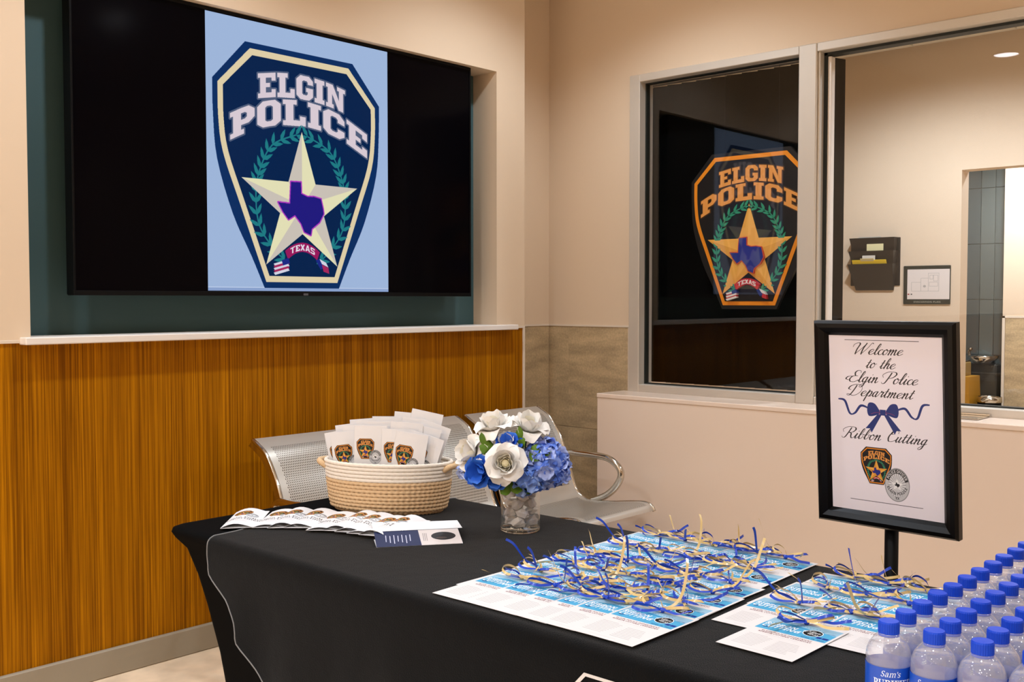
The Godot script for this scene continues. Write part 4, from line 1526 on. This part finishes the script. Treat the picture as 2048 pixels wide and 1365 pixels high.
	for q in leaves:
		var pos: Vector3 = VC + R * q[0] + Vector3(0, q[1], 0) + F * q[2]
		var o := thing("leaf", q[6], "leaf", pos, "green leaves in the bouquet")
		var dz: Vector3 = (R * q[3] + Vector3(0, q[4], 0) + F * .35).normalized()
		var xx: Vector3 = dz.cross((F + Vector3(0, .6, 0)).normalized()).normalized()
		var b := Basis(xx, dz.cross(xx), dz)
		for i in 2:
			var p := mi("blade", lf, pm, o)
			p.basis = b * Basis(Vector3.UP, .45 * (i * 2 - 1))

# ---------------------------------------------------------------- event cards with ribbon bows
func strip(st: SurfaceTool, ctrl: Array, wid: float, f0: float, f1: float) -> void:
	var p := smooth3(ctrl, 5)
	var n := p.size()
	var L := []
	for i in n:
		var t: Vector3 = (p[mini(i + 1, n - 1)] - p[maxi(i - 1, 0)]).normalized()
		var a := lerpf(f0, f1, i / float(n - 1))
		var w := Vector3(sin(a) * t.z, cos(a), -sin(a) * t.x)
		w = (w - t * w.dot(t)).normalized() * wid * .5
		L.append([p[i] - w, p[i] + w])
	for i in n - 1:
		quad(st, L[i][0], L[i][1], L[i + 1][1], L[i + 1][0])

func make_bow(sd: int) -> Array:
	var g := RandomNumberGenerator.new()
	g.seed = sd * 31 + 7
	var out := []
	for c in 2:
		var st := stool()
		var k := Vector3(0, .006, 0)
		var o := Vector3(0, .0015 * c, .004 * (c * 2 - 1))
		for s in [-1.0, 1.0]:
			var l := g.randf_range(.04, .058)
			var d := Vector3(s * cos(g.randf_range(-.5, .5)), 0, sin(g.randf_range(-.5, .5)))
			var e := Vector3(-d.z, 0, d.x)
			var hgt := g.randf_range(.006, .02)
			strip(st, [k + o, k + o + d * l * .45 + e * .012 + Vector3(0, hgt * .6, 0), k + o + d * l * .9 + e * .008 + Vector3(0, hgt, 0), k + o + d * l - e * .006 + Vector3(0, hgt * .75, 0), k + o + d * l * .6 - e * .014 + Vector3(0, hgt * .25, 0), k - o], .0058, g.randf_range(.0, .8), g.randf_range(.5, 1.4))
			var ta := g.randf_range(-.9, .9) + (PI if s < 0 else 0.0)
			var td := Vector3(cos(ta), 0, sin(ta))
			var te := Vector3(-td.z, 0, td.x)
			var rise := g.randf_range(.0, .02) if g.randf() < .72 else g.randf_range(.03, .065)
			var cl := g.randf_range(-.03, .03)
			strip(st, [k, k + o + td * .025 + Vector3(0, .004, 0), k + o + td * .05 + te * cl * .4 + Vector3(0, rise * .35, 0), k + o + td * .07 + te * cl + Vector3(0, rise, 0), k + o + td * .08 + te * cl * 1.6 + Vector3(0, maxf(0.0, rise * 1.25), 0)], .0058, g.randf_range(.7, 1.5), g.randf_range(-.2, 1.4))
		out.append(done(st))
	return out

func cards() -> void:
	var img := canvas(420, 588, rgb(220, 212, 208))
	# header picture: pale sky above a blue field, title, round mark, date
	img.fill_rect(Rect2i(14, 28, 392, 212), rgb(78, 158, 196))
	fill(img, [Vector2(14, 28), Vector2(406, 28), Vector2(406, 112), Vector2(300, 96), Vector2(150, 74), Vector2(14, 120)], rgb(150, 186, 206))
	line(img, [Vector2(150, 92), Vector2(250, 104), Vector2(330, 92)], 4, rgb(44, 74, 122))
	for i in 8:
		line(img, [Vector2(170 + i * 18, 66), Vector2(172 + i * 18, 74)], 3, rgb(70, 110, 150))
	fill(img, [Vector2(30, 196), Vector2(64, 186), Vector2(80, 200), Vector2(50, 210)], rgb(40, 90, 140))
	for o in [[3, 3, rgb(40, 110, 160)], [0, 0, rgb(248, 250, 252)]]:
		draw_text(img, "RIBBON", Vector2(112 + o[0], 132 + o[1]), 34, o[2], false, true, .18)
		draw_text(img, "CUTTING", Vector2(132 + o[0], 174 + o[1]), 36, o[2], false, true, .18)
	fill(img, ellipse(Vector2(292, 138), 52, 52), rgb(240, 240, 240))
	fill(img, ellipse(Vector2(292, 138), 48, 48), rgb(20, 18, 18))
	draw_script(img, "Elgin", Vector2(288, 128), 20, rgb(244, 240, 236))
	draw_text(img, "TEXAS", Vector2(300, 158), 15, rgb(244, 240, 236))
	img.fill_rect(Rect2i(334, 172, 28, 26), rgb(28, 48, 130)); img.fill_rect(Rect2i(366, 172, 32, 26), rgb(28, 48, 130))
	draw_text(img, "APRIL 28, 2022", Vector2(330, 222), 13, rgb(30, 60, 110))
	line(img, [Vector2(352, 106), Vector2(380, 96), Vector2(396, 100)], 5, rgb(50, 84, 140))
	draw_text(img, "ELGIN POLICE DEPARTMENT", Vector2(210, 262), 15, rgb(104, 40, 48), false, true)
	draw_text(img, "RIBBON CUTTING CEREMONY", Vector2(210, 284), 15, rgb(104, 40, 48), false, true)
	line(img, [Vector2(120, 312), Vector2(300, 312)], 2, rgb(190, 182, 182))
	for i in 10:
		var y := 344 + i * 19
		line(img, [Vector2(44, y), Vector2(150 + (i * 37) % 40, y)], 2.4, rgb(104, 94, 98))
		if i > 0:
			line(img, [Vector2(226, y + 4), Vector2(330 + (i * 53) % 46, y + 4)], 2.4, rgb(108, 98, 102))
	line(img, [Vector2(120, 556), Vector2(290, 556)], 2, rgb(190, 182, 182))
	var pm := printed(img, .7)
	pm.metallic_specular = .2
	var w := .15
	var d := .21
	var sh := sheet(w, d, .0004)
	var bows := []
	for i in 9:
		bows.append(make_bow(i))
	var blue := mat(rgb(38, 72, 186), .22)
	var gold := mat(rgb(222, 190, 126), .22)
	var knot := lathe([Vector2(0, 0), Vector2(.0045, .001), Vector2(.006, .005), Vector2(.0045, .009), Vector2(0, .01)], 8)
	var lefts := [-1.568, -1.481, -1.402, -1.338, -1.283, -1.203]
	var bottoms := [-1.468, -1.545, -1.647, -1.744, -1.871, -2.02]
	var g := RandomNumberGenerator.new()
	g.seed = 12
	var spots := []
	for r in range(5, -1, -1):
		for c in 6:
			var x: float = lefts[c] - .0045 * r + g.randf_range(-.006, .006) * (1.0 if r > 0 else 0.0)
			spots.append([x + w / 2, bottoms[r] - d / 2, .0005 * c + .0005 * (5 - r), g.randf_range(-1.2, 1.2), "event card with bow, %s from left, %s row of large spread" % [ORD[c], ORD[r]], "event cards in the large spread"])
	for q in [[-1.036, -1.965, 0, "leftmost in the far row of the small spread"], [-.956, -1.968, 1, "middle of the far row of the small spread"], [-.872, -1.965, 2, "rightmost in the far row of the small spread"], [-1.048, -1.85, 1, "leftmost in the middle row of the small spread"], [-.955, -1.853, 2, "centre of the middle row of the small spread"], [-.872, -1.848, 3, "rightmost in the middle row of the small spread"], [-1.043, -1.706, 3, "leftmost in the near row of the small spread"], [-.935, -1.716, 4, "middle of the near row of the small spread"], [-.866, -1.714, 5, "rightmost in the near row of the small spread, by the bottles"], [-.961, -1.59, 8, "nearest single card of the small spread"]]:
		spots.append([q[0] + w / 2, q[1] - d / 2, .0005 * q[2], g.randf_range(-1.5, 1.5), "event card with bow, " + q[3], "event cards in the small spread"])
	var k := 0
	for s in spots:
		var t := thing("event_card", s[4], "card", Vector3(s[0], YT + .0012 + s[2], s[1]), s[5])
		t.rotation_degrees = Vector3(.12, s[3], .12)
		mi("sheet", sh, pm, t)
		var b := Node3D.new()
		b.name = "bow"
		t.add_child(b)
		b.position = Vector3(g.randf_range(-.008, .008), .001, -d / 2 + .012)
		b.rotation.y = g.randf_range(-.45, .45) + (PI if g.randf() < .5 else 0.0)
		var v: Array = bows[k % 9]
		mi("blue_ribbon", v[0], blue, b)
		mi("gold_ribbon", v[1], gold, b)
		mi("knot", knot, blue if k % 2 else gold, b)
		k += 1

# ---------------------------------------------------------------- welcome sign
func welcome_sign() -> void:
	var c := Vector3(-1.0184, 1.0546, -2.4501)
	var t := thing("welcome_sign_stand", "black framed welcome poster on a floor stand behind the table", "sign stand", Vector3(c.x, 0, c.z - .05))
	var holder := Node3D.new()
	holder.name = "frame"
	t.add_child(holder)
	holder.position = c - t.position
	holder.rotation_degrees = Vector3(3.97, -3.29, .11)
	var w := .178
	var h := .254
	var e := .036
	# mitred half-round frame sides
	var prof := [[0, -.012], [0, .008], [.006, .016], [.016, .018], [.028, .01], [.036, .001], [.036, -.012]]
	for s in 4:
		var st := stool()
		for i in prof.size() - 1:
			var q := []
			for p in [prof[i], prof[i + 1]]:
				var a := Vector3(-w + p[0], h - p[0], p[1])
				var b := Vector3(w - p[0], h - p[0], p[1])
				if s % 2 == 1:
					a = Vector3(-h + p[0], w - p[0], p[1])
					b = Vector3(h - p[0], w - p[0], p[1])
				q.append([a.rotated(Vector3.BACK, -PI / 2 * s), b.rotated(Vector3.BACK, -PI / 2 * s)])
			st.set_smooth_group(i)
			quad(st, q[0][0], q[0][1], q[1][1], q[1][0])
		mi("frame_side", done(st), M.black_gloss, holder)
	mi("backing", span(Vector3(-w + .002, -h + .002, -.014), Vector3(w - .002, h - .002, -.004), .002), M.black, holder)
	var W := 868
	var H := 1376
	var img := canvas(W, H, rgb(246, 239, 247))
	var ink := rgb(34, 30, 34)
	line(img, [Vector2(130, 34), Vector2(700, 34)], 4, ink)
	draw_script(img, "Welcome", Vector2(395, 122), 52, ink)
	draw_script(img, "to the", Vector2(412, 228), 50, ink)
	draw_script(img, "Elgin Police", Vector2(425, 340), 53, ink)
	draw_script(img, "Department", Vector2(405, 448), 52, ink)
	draw_script(img, "Ribbon Cutting", Vector2(428, 786), 52, ink)
	var navy := rgb(26, 50, 122)
	# ribbon tails left and right
	var bt := 585.0
	for s in [-1.0, 1.0]:
		var path: Array = smooth2([Vector2(420 + s * 350, bt - 82), Vector2(420 + s * 300, bt - 70), Vector2(420 + s * 262, bt + 24), Vector2(420 + s * 220, bt + 20), Vector2(420 + s * 170, bt - 40), Vector2(420 + s * 105, bt - 22)], 8)
		for i in path.size() - 1:
			line(img, [path[i], path[i + 1]], 9.0 + 9.0 * absf(sin(i * .16)), navy)
		fill(img, smooth2([Vector2(420 + s * 18, bt), Vector2(420 + s * 60, bt - 62), Vector2(420 + s * 108, bt - 66), Vector2(420 + s * 122, bt - 10), Vector2(420 + s * 108, bt + 34), Vector2(420 + s * 60, bt + 28), Vector2(420 + s * 18, bt + 6)], 6), navy)
		fill(img, [Vector2(420 + s * 6, bt + 14), Vector2(420 + s * 40, bt + 16), Vector2(420 + s * 138, bt + 134), Vector2(420 + s * 104, bt + 132), Vector2(420 + s * 90, bt + 164)], navy)
		line(img, smooth2([Vector2(420 + s * 24, bt + 2), Vector2(420 + s * 60, bt + 6), Vector2(420 + s * 92, bt + 18)], 5), 3, rgb(150, 60, 110))
	img.fill_rect(Rect2i(398, int(bt) - 20, 44, 44), navy)
	line(img, [Vector2(396, bt - 18), Vector2(394, bt + 22)], 3, rgb(150, 60, 110))
	line(img, [Vector2(444, bt - 18), Vector2(446, bt + 22)], 3, rgb(150, 60, 110))
	draw_emblem(img, Vector2(361, 838), 316, SIGN_COLORS)
	draw_oval_badge(img, Vector2(520, 1136), 96, 130)
	line(img, [Vector2(150, 1290), Vector2(712, 1290)], 4, ink)
	var st := stool(false)
	quad(st, Vector3(-w + e, -h + e, .0005), Vector3(-w + e, h - e, .0005), Vector3(w - e, h - e, .0005), Vector3(w - e, -h + e, .0005))
	mi("poster", done(st), printed(img, .35), holder)
	mi("pole", tube([Vector3(0, .015, 0), Vector3(0, .86, 0)], .0165, 16), M.black, t)
	mi("bracket", span(Vector3(-.03, .815, -.01), Vector3(.03, .9, .018), .004), M.black, t)
	mi("base", lathe([Vector2(0, 0), Vector2(.17, 0), Vector2(.17, .006), Vector2(.15, .012), Vector2(.03, .02), Vector2(0, .02)], 40), M.black, t)

# ---------------------------------------------------------------- water bottles
func bottles() -> void:
	var hb := .145
	var clear := mat(Color(.95, .95, 1.0, .14), .04)
	clear.transparency = BaseMaterial3D.TRANSPARENCY_ALPHA
	var water := mat(Color(.93, .95, 1.0, .05), .0)
	water.transparency = BaseMaterial3D.TRANSPARENCY_ALPHA
	var blue := mat(rgb(16, 66, 198), .42)
	blue.metallic_specular = .35
	var r := .0318
	var shell := lathe([Vector2(0, .003), Vector2(.02, .0), Vector2(.028, .001), Vector2(r, .007), Vector2(r, .03), Vector2(r - .001, .034), Vector2(r - .001, .082), Vector2(r, .086), Vector2(r - .0006, .089), Vector2(r, .092), Vector2(r - .0003, .097), Vector2(.0302, .104), Vector2(.0268, .112), Vector2(.0208, .12), Vector2(.0155, .126), Vector2(.0128, .1285), Vector2(.0128, .143)], 40)
	# the water: its own surface just inside the plastic, up to the shoulder
	var wq := r - .0012
	var wm := lathe([Vector2(0, .0045), Vector2(.02, .002), Vector2(.027, .003), Vector2(wq, .008), Vector2(wq, .03), Vector2(wq - .001, .034), Vector2(wq - .001, .082), Vector2(wq, .086), Vector2(wq, .097), Vector2(.0288, .1035), Vector2(.0255, .111), Vector2(0, .111)], 40)
	# ribbed cap
	var st := stool(false)
	var N := 60
	var cp := [[.0, .1275], [1.0, .1275], [1.0, .1425], [.93, .145], [.0, .1452]]
	for j in cp.size() - 1:
		for i in N:
			var q := []
			for k in [[i, j], [i, j + 1], [i + 1, j + 1], [i + 1, j]]:
				var a: float = TAU * k[0] / N
				var rr: float = cp[k[1]][0] * .0148 * (1.0 if k[1] == 3 else (1.0 + (.018 if int(k[0]) % 2 else -.012)))
				q.append(Vector3(sin(a) * rr, cp[k[1]][1], cos(a) * rr))
			if cp[j][0] == 0.0:
				v3(st, q[0]); v3(st, q[1]); v3(st, q[2])
			elif cp[j + 1][0] == 0.0:
				v3(st, q[0]); v3(st, q[1]); v3(st, q[3])
			else:
				quad(st, q[0], q[1], q[2], q[3])
	var cap := done(st)
	var ring := lathe([Vector2(.0135, .1235), Vector2(.0147, .1235), Vector2(.0147, .1265), Vector2(.0135, .1265), Vector2(.0135, .1235)], 32)
	# label
	var img := canvas(1024, 256, rgb(22, 78, 190))
	for k in 1:
		var x := 256 + k * 512
		fill(img, [Vector2(x - 150, 256), Vector2(x - 120, 214), Vector2(x - 60, 196), Vector2(x, 210), Vector2(x + 60, 192), Vector2(x + 110, 216), Vector2(x + 140, 256)], rgb(196, 220, 246))
		fill(img, [Vector2(x - 110, 256), Vector2(x - 50, 216), Vector2(x + 10, 232), Vector2(x + 70, 212), Vector2(x + 110, 256)], rgb(236, 244, 252))
		draw_text(img, "Sam's", Vector2(x - 20, 40), 38, rgb(240, 244, 250), true, false, .3)
		draw_text(img, "PURIFIED", Vector2(x, 100), 44, rgb(236, 242, 250), true)
		draw_text(img, "DRINKING WATER", Vector2(x, 150), 24, rgb(150, 190, 240), false)
		for i in 3:
			img.fill_rect(Rect2i(x + 170, 30 + i * 62, 110, 44), rgb(70, 120, 210))
			for j in 3:
				img.fill_rect(Rect2i(x + 178, 36 + i * 62 + j * 13, 90 - j * 14, 6), rgb(190, 210, 240))
	var lm := printed(img, .3)
	var label := lathe([Vector2(r + .0004, .028), Vector2(r + .0004, .0845)], 40)
	var proto := thing("water_bottle", "", "bottle", Vector3.ZERO, "water bottles on the table")
	mi("bottle_shell", shell, clear, proto)
	mi("water", wm, water, proto)
	mi("label", label, lm, proto)
	mi("cap", cap, blue, proto)
	mi("cap_ring", ring, blue, proto)
	var counts := [11, 8, 4, 2]
	var rows := ["leftmost row", "second row from left", "third row from left", "row at right picture edge"]
	var first := true
	var g := RandomNumberGenerator.new()
	g.seed = 9
	for c in 4:
		for j in counts[c]:
			var o: Node3D = proto if first else copy_of(proto)
			first = false
			o.position = Vector3(-.605 + .066 * c + g.randf_range(-.0008, .0008), YT + .0006, -1.478 - .0655 * j + g.randf_range(-.0006, .0006))
			o.rotation.y = deg_to_rad(-68.0) + g.randf_range(-.3, .3)
			o.set_meta("label", "water bottle with blue cap, %s from front in %s" % [ORD[j], rows[c]])
